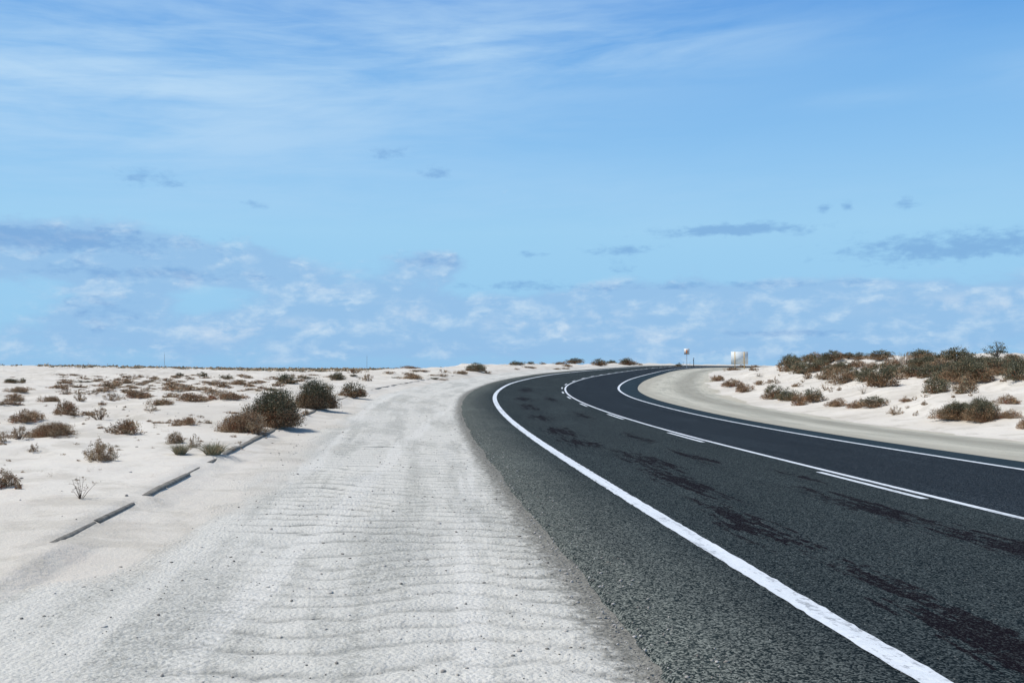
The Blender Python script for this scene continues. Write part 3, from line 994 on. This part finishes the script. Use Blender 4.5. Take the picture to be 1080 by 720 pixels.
def weed_meshes(seed, ns=9, h=.8, pale=False, leaves=6):
    rg = np.random.default_rng(seed)
    g = Geo(); C = []
    for i in range(ns):
        a = rg.random() * 6.283
        L = np.array([math.cos(a), math.sin(a)]) * rg.uniform(.10, .48)
        hh = h * rg.uniform(.35, 1)
        p0 = np.array([0, 0, -.03]) + rg.normal(size=3) * [.03, .03, 0]
        p1 = np.array([L[0] * .45, L[1] * .45, hh * .45]); p2 = np.array([L[0], L[1], hh])
        g.tube([p0, p1, p2], [.013, .009, .003], 4)
        for j in range(3):
            t_ = rg.uniform(.4, .95); q = p1 + (p2 - p1) * t_
            e = q + np.array([rg.normal() * .08, rg.normal() * .08, rg.uniform(.02, .10)])
            g.tube([q, e], [.006, .002], 3)
            C.append(np.repeat(e[None], leaves, 0) + rg.normal(size=(leaves, 3)) * .018)
    st = g.mesh('weed_stems', [palestem_m if pale else stem_m])
    C = np.concatenate(C)
    V, F, _ = rot_leafs(rg, C, .020, .45, None, None)
    fl = mesh_np('weed_leaves', V, F, LEAVES, midx=rg.choice([1, 2, 3], size=len(C), p=[.35, .5, .15]))
    return fl, st


PROTO = {}


def proto(kind, seed, lod=0):
    key = (kind, seed, lod)
    if key not in PROTO:
        if kind == 'tuft': PROTO[key] = (tuft_mesh(seed), None)
        elif kind == 'weed': PROTO[key] = weed_meshes(seed)
        elif kind == 'paleweed': PROTO[key] = weed_meshes(seed, 14, 1.1, True, 3)
        else:
            det, leaf = [(2.6, .0125), (1.0, .021), (.30, .045)][lod]
            PROTO[key] = shrub_mesh(seed * 17 + len(kind), kind, det, leaf)
    return PROTO[key]


PART = dict(tuft=('blades', None), weed=('leaves', 'stem'), paleweed=('leaves', 'stem'))
KNAME = dict(dome='shrub', green='shrub', pale='shrub', brown='dry_shrub', mat='creeping_scrub', sparse='sparse_bush', tuft='grass_tuft', weed='dry_weed', paleweed='tall_weed')
CAT = dict(dome='shrub', green='shrub', pale='shrub', brown='shrub', mat='scrub', sparse='shrub', tuft='grass tuft', weed='weed', paleweed='weed')
rnd_ = random.Random(11)


def plant_at(u, v, w, h, kind, label, group, lod=None, single=False, sink=0.0):
    """u,v: foot of the plant as seen; w,h: seen width and height in thousandths of its distance"""
    x, y, z = hit(u, v)
    W = w / 1000 * y
    H = h / 1000 * y * (.86 if kind in ('brown', 'mat', 'dome') else .95) * (.88 if kind == 'brown' else 1)
    if lod is None: lod = 0 if w > 42 else (1 if w > 14 else 2)
    fol, stm = proto(kind, rnd_.randrange(3 if lod < 2 else 4), lod)
    hk = dict(dome=.66, green=.66, pale=.66, brown=.46, mat=.26, sparse=.44, tuft=.55, weed=.8, paleweed=1.1)[kind]
    y2 = y + W * 0.30          # foot seen is the near rim
    x2 = x * (y2 / y)
    z2 = float(ground(np.array([x2]), np.array([y2]))[0])
    sx = W / 0.92; sz = H / hk
    if kind in ('tuft', 'weed', 'paleweed'): sx = W / .8
    rz = rnd_.random() * 6.283
    if abs(w / max(h, 1)) > 3.2 and kind in ('mat', 'brown'): rz = rnd_.uniform(-.3, .3)
    depth = sx * rnd_.uniform(.8, 1.05)
    if single or stm is None:
        o = link(KNAME[kind], fol)
        o.location = (x2, y2, z2 - 0.01); o.rotation_euler = (0, 0, rz); o.scale = (sx, depth, sz)
        if lod == 0 or kind == 'tuft': pass
        tag(o, label, CAT[kind], group)
        return o
    o = empty(KNAME[kind], (x2, y2, z2 - 0.01 - sink), rz, (sx, depth, sz))
    pn = PART.get(kind, ('foliage', 'stems'))
    link(pn[0], fol, o)
    if lod < 2: link(pn[1], stm, o)
    tag(o, label, CAT[kind], group)
    return o


GL = 'scrub bushes on the sand left of the road'
GR = 'bushes covering the sand bank right of the road'
GB = 'bushes on the sand rise beyond the bend'
main = [
    # (u, v, w, h, kind, label, group)
    (291, 451, 62, 47, 'dome', 'largest round grey green shrub with a brown base overhanging the kerb left of the verge', GL),
    (256, 456, 46, 27, 'brown', 'reddish brown lower shrub joined to the left side of the largest round shrub', GL),
    (272, 459, 24, 12, 'sparse', 'thin tan twiggy bush in front of the largest round shrub by the kerb', GL),
    (333, 433, 50, 33, 'dome', 'second largest dark round shrub behind the biggest one at the kerb edge', GL),
    (322, 438, 14, 7, 'brown', 'small rust red scrub at the foot of the second round shrub', GL),
    (372, 419, 36, 17, 'dome', 'low dome shrub at the kerb just beyond the two largest round shrubs', GL),
    (303, 405, 22, 12, 'green', 'grey green shrub standing behind and left of the second round shrub', GL),
    (357, 401, 18, 10, 'green', 'small grey green shrub farther off beyond the three kerb shrubs', GL),
    (374, 394, 14, 5, 'mat', 'low rust brown scrub on the skyline above the third kerb shrub', GL),
    (388, 402, 16, 8, 'sparse', 'thin brown bush on sand right of the far grey green shrub', GL),
    (132, 458, 36, 20, 'brown', 'reddish brown rounded dry shrub alone in the middle of the left sand', GL),
    (105, 487, 43, 23, 'sparse', 'open branching tan bush with flat brown base nearest the centre of the left sand', GL),
    (87, 527, 26, 26, 'weed', 'small bare upright weed with reddish stems near the end of the kerb', GL),
    (53, 506, 12, 13, 'weed', 'tiny thin twig weed between the corner bush and the upright weed', GL),
    (5, 515, 30, 24, 'brown', 'dark brown bush cut by the left edge of the picture', GL),
    (21, 516, 11, 9, 'mat', 'little round tan clump beside the dark brown bush at the left edge', GL),
    (186, 468, 22, 13, 'pale', 'pale grey green fluffy bush with tan top near the broken kerb', GL),
    (191, 480, 17, 13, 'tuft', 'grey green grass tuft in front of the pale fluffy bush', GL),
    (206, 472, 16, 14, 'sparse', 'thin tan bush between the two grey green tufts', GL),
    (226, 480, 24, 15, 'tuft', 'spiky grey green grass tuft closest to the kerb break', GL),
    (57, 460, 50, 20, 'brown', 'broad brown scrub mound with grey tips on the left sand', GL),
    (28, 446, 42, 16, 'brown', 'broad brown scrub joined behind the grey tipped mound', GL),
    (22, 464, 34, 15, 'sparse', 'open greyish twiggy bush left of the broad brown mound', GL),
    (38, 478, 16, 9, 'sparse', 'small thin brown bush below the greyish twiggy bush', GL),
    (4, 468, 16, 12, 'sparse', 'sparse brown bush at the left edge beside the twiggy grey bush', GL),
    (70, 437, 34, 20, 'brown', 'dark reddish brown shrub heaped behind the broad brown mound', GL),
    (54, 424, 26, 7, 'mat', 'tan flat scrub behind the dark reddish heaped shrub', GL),
    (106, 443, 26, 14, 'sparse', 'small bush with visible stems right of the reddish heaped shrub', GL),
    (198, 449, 24, 11, 'brown', 'tan brown wedge shaped scrub left of the largest round shrub', GL),
    (219, 447, 11, 4, 'mat', 'tiny flat scrub patch just right of the wedge shaped scrub', GL),
    (172, 428, 32, 7, 'mat', 'long flat dark scrub patch on the white sand in the middle distance', GL),
    (205, 424, 40, 12, 'brown', 'wide red brown scrub strip left behind the largest shrub', GL),
    (235, 422, 40, 12, 'brown', 'wide red brown scrub strip directly behind the largest shrub', GL),
    (146, 421, 34, 11, 'brown', 'red brown scrub in the middle distance above the lone rounded shrub', GL),
    (118, 423, 24, 9, 'sparse', 'thin tan scrub in the middle distance left of the long flat patch', GL),
    (84, 424, 16, 12, 'sparse', 'upright thin tan scrub above the small bush with visible stems', GL),
    (18, 424, 24, 6, 'mat', 'flat brown scrub strip on the left sand below the grey dune bushes', GL),
    (19, 415, 28, 5, 'mat', 'narrow flat brown scrub strip above another strip at the far left', GL),
    (13, 404, 20, 5, 'green', 'grey green low bush on the smooth far dune at left', GL),
    (24, 404, 10, 6, 'green', 'small grey green knob bush right of the one on the far dune', GL),
    (189, 397, 14, 5, 'green', 'dark low bush on the far left plain near the thin mast', GL),
    (214, 397, 14, 6, 'green', 'dark rounded bush on the far left plain right of the thin mast', GL),
    (240, 399, 14, 5, 'green', 'grey green low bush on the far plain above the brown strips', GL),
    (252, 406, 24, 5, 'mat', 'greyish flat scrub on the far plain left of the grey green shrub', GL),
    (160, 448 - 14, 18, 6, 'sparse', 'pinkish tan thin twigs on white sand above the lone rounded shrub', GL),
    (290, 421, 9, 5, 'mat', 'small brown scrub peeking out between the two round shrubs', GL),
    # beyond the outer bend
    (502, 392, 25, 10, 'green', 'grey green rounded shrub on the pale bank beyond the outer bend', GB),
    (514, 394, 10, 4, 'brown', 'small brown scrub right below the rounded shrub beyond the outer bend', GB),
    (487, 395, 18, 4, 'mat', 'flat grey scrub left below the rounded shrub beyond the outer bend', GB),
    (467, 397, 12, 3, 'mat', 'small brown scrub on the pale bank left of the outer bend', GB),
    (430, 388, 20, 4, 'brown', 'rust brown scrub patch on the skyline left of the outer bend', GB),
    (436, 400, 30, 5, 'mat', 'string of low brown scrub on the bank left of the outer bend', GB),
    (544, 385, 16, 5, 'green', 'dark bush on the skyline right of the rounded shrub', GB),
    (560, 384, 10, 3, 'green', 'small dark bush in the middle of the skyline bank', GB),
    (572, 384, 8, 3, 'brown', 'tiny brown bush in the middle of the skyline bank', GB),
    (592, 384, 16, 5, 'brown', 'brown bush joined to the left of a dark dome on the skyline', GB),
    (606, 383, 19, 7, 'dome', 'dark dome bush on the skyline bank left of the crest bushes', GB),
    (632, 386, 22, 8, 'dome', 'brown footed dark bush on the skyline just before the last dome', GB),
    (645, 383, 16, 5, 'green', 'flat dark bush squeezed between two bushes on the skyline', GB),
    (661, 385, 21, 9, 'dome', 'last dark dome bush on the skyline where the bank meets the road crest', GB),
    (674, 385, 8, 3, 'brown', 'tiny brown scrub at the right foot of the last dome bush', GB),
    (716, 387, 10, 5, 'dome', 'small dark bush beside the post of the square white sign', GB),
    # right bank, low strips along the verge
    (757, 402, 19, 8, 'brown', 'reddish brown scrub at the left tip of the right sand bank', GR),
    (772, 408, 26, 10, 'brown', 'low red brown scrub hedge at the left end of the right verge', GR),
    (784, 414, 24, 11, 'brown', 'end clump of the low red brown hedge on the right verge', GR),
    (774, 390, 18, 5, 'brown', 'flat green brown scrub at the foot of the large grey board', GR),
    (782, 388, 12, 4, 'brown', 'small brown bush right under the large grey board', GR),
    (796, 387, 8, 2.5, 'mat', 'tiny rust scrub right of the large grey board', GR),
    (800, 398, 18, 4, 'paleweed', 'faint tan grass on the sand below the large grey board', GR),
    (818, 405, 10, 8, 'sparse', 'thin twiggy bush on bare sand above the verge hedge', GR),
    (816, 421, 30, 17, 'dome', 'green topped shrub with dark red left end on the right verge', GR),
    (832, 423, 26, 14, 'green', 'grey green shrub in the middle of the verge clump', GR),
    (842, 428, 22, 15, 'brown', 'brown rounded shrub lowest in the verge clump', GR),
    (858, 425, 30, 17, 'dome', 'dark olive shrub at the right end of the verge clump', GR),
    (884, 429, 22, 11, 'brown', 'red brown scrub right of the dark olive verge shrub', GR),
    (903, 430, 24, 10, 'brown', 'flat brown scrub along the verge right of the clump', GR),
    (921, 431, 30, 14, 'dome', 'olive brown mound at the right end of the verge strip', GR),
    (944, 438, 20, 9, 'sparse', 'small pale tan and green bush alone on the verge', GR),
    (966, 439, 10, 6, 'sparse', 'thin tan twigs right of the small pale verge bush', GR),
    (954, 424, 16, 5, 'brown', 'small rust brown scrub on open sand above the pale verge bush', GR),
    (870, 412, 12, 9, 'sparse', 'small reddish thin bush on sand above the dark olive shrub', GR),
    (837, 409, 14, 8, 'paleweed', 'tan dry grass above the grey green verge shrub', GR),
    (892, 415, 14, 12, 'paleweed', 'dry upright tan stalks above the flat brown scrub', GR),
    (910, 416, 16, 10, 'paleweed', 'dry upright tan stalks above the olive brown mound', GR),
    (851, 399, 10, 8, 'brown', 'rust brown clump at the lower edge of the upper thicket', GR),
    (1008, 445, 44, 22, 'dome', 'dark reddish left half of the big shrub at the right verge', GR),
    (1034, 446, 44, 27, 'dome', 'big olive shrub with red brown skirt nearest on the right verge', GR),
    (1046, 440, 20, 14, 'sparse', 'pale grey green twigs on the right side of the big verge shrub', GR),
    (1066, 442, 22, 12, 'brown', 'rust and tan scrub between the big shrub and the picture edge', GR),
    (1080, 453, 20, 16, 'brown', 'dark red brown bush cut by the right edge on the verge', GR),
    (1062, 427, 22, 13, 'brown', 'thin red brown bush on sand above the big verge shrub', GR),
    # upper thicket
    (986, 414, 26, 15, 'green', 'spiky grey green bush at the bottom of the thicket left of centre', GR),
    (1016, 414, 22, 15, 'pale', 'pale silvery bush lowest in the thicket', GR),
    (1020, 406, 46, 20, 'dome', 'dark bush with shaded left side above the silvery bush', GR),
    (1000, 402, 30, 14, 'green', 'grey green bush in the thicket above the spiky one', GR),
    (930, 408, 34, 20, 'dome', 'large dark bush with rust coloured foot in the middle of the thicket', GR),
    (912, 402, 22, 12, 'green', 'grey bush left of the rust footed bush', GR),
    (886, 405, 24, 12, 'pale', 'pale grey brown rounded bush at the lower left of the thicket', GR),
    (871, 400, 16, 9, 'pale', 'small grey bush left of the pale rounded bush', GR),
    (850, 394, 26, 11, 'green', 'grey green bush in the left thicket below the skyline', GR),
    (832, 390, 24, 14, 'dome', 'dark green bush at the left end of the thicket', GR),
    (834, 382, 20, 8, 'green', 'rounded bush on the skyline at the left end of the thicket', GR),
    (856, 381, 20, 7, 'dome', 'flat dark bush on the skyline second from the left end', GR),
    (877, 382, 24, 9, 'dome', 'dark bush on the skyline left of the sand gap', GR),
    (862, 391, 20, 9, 'dome', 'round dark bush in the left thicket right of the grey green one', GR),
    (889, 392, 22, 10, 'dome', 'dark bush in the thicket directly below the sand gap', GR),
    (906, 379, 16, 6, 'dome', 'small dark mound on the skyline in the middle left', GR),
    (928, 380, 26, 9, 'dome', 'dark dome on the skyline left of the tall dead stalks', GR),
    (940, 388, 22, 9, 'brown', 'brown bush below the skyline dome left of the dead stalks', GR),
    (955, 384, 16, 13, 'sparse', 'twiggy tall bush around the dead stalks', GR),
    (972, 380, 30, 10, 'dome', 'dark domes on the skyline right of the dead stalks', GR),
    (961, 397, 26, 12, 'dome', 'brown green bush in the thicket under the dead stalks', GR),
    (978, 397, 22, 11, 'green', 'grey green bush in the thicket right of centre', GR),
    (993, 391, 24, 12, 'brown', 'rust brown bush in the upper thicket right of centre', GR),
    (1009, 383, 32, 12, 'green', 'broad rounded grey bush on the skyline left of the small tree', GR),
    (1028, 390, 28, 11, 'green', 'grey green bush below the broad skyline bush', GR),
    (1048, 394, 26, 13, 'dome', 'dark bush right below the small tree', GR),
    (1038, 381, 18, 5, 'dome', 'small dark bush on the skyline left of the small tree', GR),
    (1072, 402, 32, 18, 'green', 'broad grey bush at the right picture edge in the thicket', GR),
    (1072, 388, 36, 10, 'dome', 'dark bush on the skyline at the right picture edge', GR),
    (1060, 403, 14, 6, 'sparse', 'thin tan scrub left of the broad edge bush', GR),
    (948, 402, 18, 10, 'sparse', 'thin grey scrub between the rust footed bush and centre', GR),
    (898, 398, 18, 9, 'dome', 'dark bush between the pale rounded bush and the rust footed bush', GR),
    (876, 394, 16, 8, 'green', 'grey green bush between two dark bushes in the left thicket', GR),
    (846, 387, 18, 7, 'dome', 'dark low bush below the skyline at the left end of the thicket', GR),
    (968, 389, 24, 9, 'dome', 'dark bush right behind the bleached single stalk', GR),
    (985, 386, 20, 7, 'green', 'grey bush tucked under the right skyline domes', GR),
    (1004, 394, 22, 10, 'dome', 'dark bush between the rust bush and the broad skyline bush', GR),
    (1054, 387, 22, 7, 'green', 'grey green bush at the foot of the small tree', GR),
    (1062, 396, 22, 10, 'dome', 'dark bush between the small tree and the right picture edge', GR),
    (938, 398, 22, 10, 'green', 'grey green bush just above the large rust footed bush', GR),
    (992, 379, 16, 5, 'dome', 'small dark dome on the skyline between two broad ones', GR),
    (918, 390, 18, 8, 'brown', 'rust brown scrub in the upper thicket left of centre', GR),
]
for rec in main:
    if rec[6] == GR and rec[1] < 415 and rec[0] > 820 and rec[4] in ('dome', 'green', 'pale', 'brown'):
        rec = (rec[0], rec[1] + 1, rec[2] * 1.16, rec[3] * 1.38) + rec[4:]
    plant_at(*rec)

# tall dead flower stalks in the thicket
for k, (u, v, w, h) in enumerate([(950, 388, 10, 20), (964, 388, 6, 17)]):
    plant_at(u, v, w, h, 'paleweed', ['tall bleached forked dead stalks standing in the thicket', 'single bleached dead stalk right of the forked stalks in the thicket'][k], GR, lod=1)

# small scrub scattered over the far left sand; each stands on the ground at its own place
rs = random.Random(77)
bands = [(0, 385, 395.5, 399, 26, 9, 2.6), (60, 330, 398, 405, 58, 10, 3.0), (55, 330, 404, 413, 64, 12, 4.0), (0, 250, 410, 420, 30, 14, 5.0), (0, 120, 426, 440, 8, 14, 5.5),
         (120, 285, 436, 450, 7, 11, 3.5), (385, 470, 392, 402, 12, 11, 3.2), (540, 690, 386, 390, 8, 9, 2.5), (-420, -10, 398, 470, 46, 17, 6), (0, 60, 440, 470, 4, 15, 7), (100, 260, 452, 475, 7, 8, 3)]
for (u0, u1, v0, v1, n, w, h) in bands:
    for _ in range(n):
        u = rs.uniform(u0, u1); v = rs.uniform(v0, v1)
        kd = rs.choice(['brown', 'brown', 'mat', 'mat', 'sparse', 'green' if v < 404 else 'brown'])
        kk = rs.uniform(.55, 1.5)
        o = plant_at(u, v, w * kk * 1.25, h * kk * rs.uniform(.6, 1.0), kd, None, 'small scrub clumps dotting the left sand', lod=2, single=True)
        o.name = 'scrub_clump'
        tag(o, 'small low brown scrub clump dotting the pale sand left of the road', 'scrub', 'small scrub clumps dotting the left sand')
# crowd of dark bushes filling the upper thicket
for _ in range(30):
    u = rs.uniform(828, 1085); v = rs.uniform(379, 392 if u < 930 else 401)
    kk = rs.uniform(.7, 1.25)
    o = plant_at(u, v, 19 * kk, 9.5 * kk, rs.choice(['dome', 'dome', 'green', 'brown']), 'dark rounded bush in the crowded thicket on top of the right sand bank', 'crowded dark bushes on top of the right bank', lod=1)
# low debris-like tufts on the near left sand
for _ in range(70):
    u = rs.uniform(0, 290); v = rs.uniform(428, 475) if u > 120 else rs.uniform(428, 500)
    kk = rs.uniform(.5, 1.4)
    o = plant_at(u, v, 6.5 * kk, 2.4 * kk, rs.choice(['sparse', 'mat', 'sparse']), None, None, lod=2, single=True)
    o.name = 'dry_tuft'
    tag(o, 'tiny dry tuft between the bushes on the near left sand', 'tuft', 'tiny dry tufts on the near left sand')
# small litter weeds on near sand
for (u, v, w, h) in [(96, 497, 9, 6), (132, 452 + 28, 7, 3), (163, 503, 8, 4), (196, 494, 5, 4), (66, 520, 6, 4), (45, 545, 7, 3), (150, 465, 16, 3), (120, 452, 10, 4), (176, 456, 10, 5), (30, 497, 8, 5), (232, 466, 7, 3)]:
    o = plant_at(u, v, w, h, 'weed', 'tiny dry twigs poking out of the near white sand', 'tiny twigs poking out of the near sand', lod=1, single=True)
    o.name = 'twig'
    o['category'] = 'twig'
# small scrub on the right sand between the shrubs
for _ in range(46):
    u = rs.uniform(790, 1080); v = rs.uniform(391 if u < 830 else 398, 418 + (u - 790) * .09)
    kk = rs.uniform(.6, 1.4)
    o = plant_at(u, v, 9 * kk, 4.5 * kk, rs.choice(['sparse', 'brown', 'sparse', 'mat']), None, None, lod=2, single=True)
    o.name = 'scrub_clump'
    tag(o, 'small thin scrub clump on the open sand of the right bank', 'scrub', 'small scrub clumps on the right bank')

# far-off scrub line on the plain: one mass
rg = np.random.default_rng(9)
n = 1500
az = np.concatenate([rg.uniform(-.50, -.12, n), rg.uniform(-.6, .7, 500)])
dist = np.concatenate([rg.uniform(190, 620, n), rg.uniform(260, 900, 500)])
X = az * dist; Y = dist
s_, d_ = near(X, Y)
k = np.abs(d_) > 30
X, Y = X[k], Y[k]
Z = ground(X, Y)
V = []; F = []; mi = []; kq = 0
for x, y, z in zip(X, Y, Z):
    wd = y * 0.0045 * rg.uniform(.5, 1.6); hh = y * 0.0009 * rg.uniform(.5, 1.5)
    m_ = 14
    C = np.stack([x + rg.normal(size=m_) * wd * .4, y + rg.normal(size=m_) * wd * .3, z + np.abs(rg.normal(size=m_)) * hh * .6], 1)
    vv, ff, _ = rot_leafs(rg, C, y * 0.0009, .7, None, None)
    V.append(vv); F.append(ff + kq); kq += len(vv); mi.append(rg.choice([0, 1, 2], size=m_, p=[.25, .25, .5]))
o = link('far_scrub', mesh_np('far_scrub', np.concatenate(V), np.concatenate(F), LEAVES, midx=np.concatenate(mi)))
tag(o, 'distant line of low olive and brown scrub along the horizon of the sandy plain', 'scrub', kind='stuff')

# ------------------------------------------------------------------ small tree on the bank
bark_m = plain('tree_bark', (0.13, 0.10, 0.075), 0.9, var=0.4, scale=12)
tx, ty, tz = hit(1052, 386)
tree = empty('small_tree', (tx, ty, tz - .05))
tag(tree, 'small thin tree with sparse feathery crown on the skyline of the right bank', 'tree')
tg = Geo(); rt = np.random.default_rng(3)
sc_ = ty / 1000
H_ = 24 * sc_
Cc = []
tg.tube([(0, 0, -.1), (0.01, 0, H_ * .35), (-.02 * H_, 0, H_ * .6), (0, 0, H_ * .95)], [H_ * .05, H_ * .042, H_ * .03, H_ * .01], 6)
tg.tube([(0, 0, H_ * .2), (-.10 * H_, .02, H_ * .35), (-.16 * H_, .02, H_ * .55)], [H_ * .03, H_ * .024, H_ * .012], 5)
for (ex, ez) in [(-.42, .70), (-.30, .86), (-.08, 1.02), (.12, .98), (.30, .80), (.44, .84), (.38, .62), (-.46, .58), (.05, .80), (-.2, .66), (.2, .64), (-.14, .5)]:
    ey = rt.normal() * .12
    e = np.array([ex, ey, ez]) * H_
    q = np.array([0, 0, H_ * (.35 + .3 * rt.random())])
    m_ = (q + e) / 2 + np.array([0, 0, H_ * .03])
    tg.tube([q, m_, e], [H_ * .022, H_ * .014, H_ * .006], 4)
    for t_ in (.55, .75, 1.0):
        c0 = q + (e - q) * t_
        Cc.append(c0 + rt.normal(size=(34 if t_ == 1 else 14, 3)) * H_ * np.array([.062, .06, .042]))
link('trunk', tg.mesh('trunk', [bark_m]), tree)
V, F, _ = rot_leafs(rt, np.concatenate(Cc), H_ * .032, .4, None, None)
link('crown', mesh_np('crown', V, F, [green_m]), tree)

# ------------------------------------------------------------------ signs on the crest
white_m = plain('sign_white', (0.68, 0.68, 0.66), 0.5, var=0.05)
orange_m = plain('sign_orange', (0.62, 0.20, 0.06), 0.5, var=0.08)
black_m = plain('sign_black', (0.03, 0.03, 0.035), 0.5, var=0.08)
galv_m = plain('galvanised_steel', (0.50, 0.52, 0.53), 0.45, 0.3, var=0.12)
wood_m = plain('board_post_timber', (0.62, 0.43, 0.20), 0.8, var=0.2)
grey_m = plain('board_back_aluminium', (0.70, 0.73, 0.72), 0.6, 0.0, var=0.06)

DSG = 186.0


def stand(u, v, dist):
    x = (u - 540) / 1000 * dist
    return x, dist, float(ground(np.array([x]), np.array([dist]))[0])


def zof(v, dist): return EYE + (389.7 - v) / 1000 * dist


# square white sign with an orange figure
x, y, z = stand(724.3, 386, DSG)
t = empty('road_sign', (x, y, z), -R(14)); tag(t, 'square white road sign with an orange symbol on a thin pale post', 'sign')
g = Geo(); g.tube([(0, 0.05, -.3), (0, 0.05, zof(369, DSG) - z)], .055, 8); link('post', g.mesh('post', [galv_m]), t)
zc_ = zof(370.6, DSG) - z; hs = .0028 * DSG
g = Geo(); g.box((0, 0, zc_), (2 * hs, .02, 2 * hs * 1.12)); link('sign_panel', g.mesh('sign_panel', [white_m]), t)
g = Geo(); g.tube([(-.03, -.016, zc_ - hs * .75), (.02, -.016, zc_), (-.02, -.016, zc_ + hs * .5)], [hs * .22, hs * .36, hs * .2], 6)
g.disc((0.02, -.018, zc_ + hs * .5), hs * .2, 14)
link('symbol', g.mesh('symbol', [orange_m]), t)

# dark slim marker post with small round head
x, y, z = stand(731.5, 386, DSG + 6)
D2 = DSG + 6
t = empty('marker_post', (x, y, z)); tag(t, 'slim dark leaning post with small angled head right of the square white sign', 'post')
top = zof(378.6, D2) - z
g = Geo(); g.tube([(0, 0, -.3), (.02, 0, top * .5), (-.01, 0, top * .93)], [.09, .075, .06], 8); link('post', g.mesh('post', [black_m]), t)
g = Geo(); g.tube([(-.10, 0, top * .84), (0, 0, top * .95), (.09, 0, top * .99)], [.05, .09, .05], 8); link('head', g.mesh('head', [black_m]), t)
g = Geo(); g.disc((.02, 0, top + .16), .13, 16, t=.03); link('reflector', g.mesh('reflector', [white_m]), t)

# faint pale guard posts next to the sign
for u in (720.6, 727.6):
    x, y, z = stand(u, 386, DSG + 9)
    g = Geo(); tp = zof(381.5, DSG + 9) - z
    g.tube([(0, 0, -.2), (0, 0, tp)], .028, 8)
    g.tube([(0, 0, tp - .12), (0, 0, tp)], .036, 8)
    o = link('verge_post', g.mesh('verge_post', [galv_m])); o.location = (x, y, z)
    tag(o, 'short thin pale post left of the square sign' if u < 724 else 'short thin pale post between the square sign and the dark post', 'post', 'thin pale posts by the square sign')

# large board seen from the back on two timber posts
D3 = 190.0
x, y, z = stand(780, 388, D3)
t = empty('back_of_sign_board', (x, y, z)); tag(t, 'large pale grey board seen from behind on two ochre posts', 'sign')
z0, z1 = zof(384.2, D3) - z, zof(370.8, D3) - z
W2 = .0085 * D3
g = Geo(); g.box((0, .06, (z0 + z1) / 2), (2 * W2 * 1.04, .03, z1 - z0)); 
link('board', g.mesh('board', [grey_m]), t)
for k_ in range(3):
    g = Geo(); zz = z0 + (z1 - z0) * (.2 + .3 * k_)
    g.box((0, .036, zz), (2 * W2 * .96, .012, .035)); link('rail', g.mesh('rail', [grey_m]), t)
for sx in (-.0048 * D3, .0048 * D3):
    g = Geo(); g.box((sx, .0, (z1 - .4) / 2), (.16, .04, z1 + .4)); link('post', g.mesh('post', [wood_m]), t)
t.rotation_euler = (0, 0, -R(8))

# ------------------------------------------------------------------ far masts on the plain
mast_m = plain('mast_steel', (0.30, 0.31, 0.33), 0.5, 0.4, var=0.1)
for u, v0, v1, D4, lab in [(173.5, 388, 373.5, 820, 'thin distant mast on the horizon of the left plain'), (387, 387, 376, 760, 'thin distant mast on the horizon left of the bend')]:
    x, y, z = stand(u, v0, D4)
    t = empty('mast', (x, y, z)); tag(t, lab, 'mast', 'distant masts')
    tp = zof(v1, D4) - z
    g = Geo()
    for k_ in range(3):
        a = k_ * 2.094
        g.tube([(.35 * math.cos(a), .35 * math.sin(a), -1), (.14 * math.cos(a), .14 * math.sin(a), tp)], [.045, .035], 4)
    nseg = 14
    for j in range(nseg):
        for k_ in range(3):
            a = k_ * 2.094; a2 = a + 2.094
            r0 = .35 - .21 * j / nseg; r1 = .35 - .21 * (j + 1) / nseg
            g.tube([(r0 * math.cos(a), r0 * math.sin(a), tp * j / nseg), (r1 * math.cos(a2), r1 * math.sin(a2), tp * (j + 1) / nseg)], .022, 3)
    link('lattice', g.mesh('lattice', [mast_m]), t)
    g = Geo(); g.tube([(0, 0, tp - .5), (0, 0, tp + 2.0)], .05, 5); link('antenna', g.mesh('antenna', [mast_m]), t)
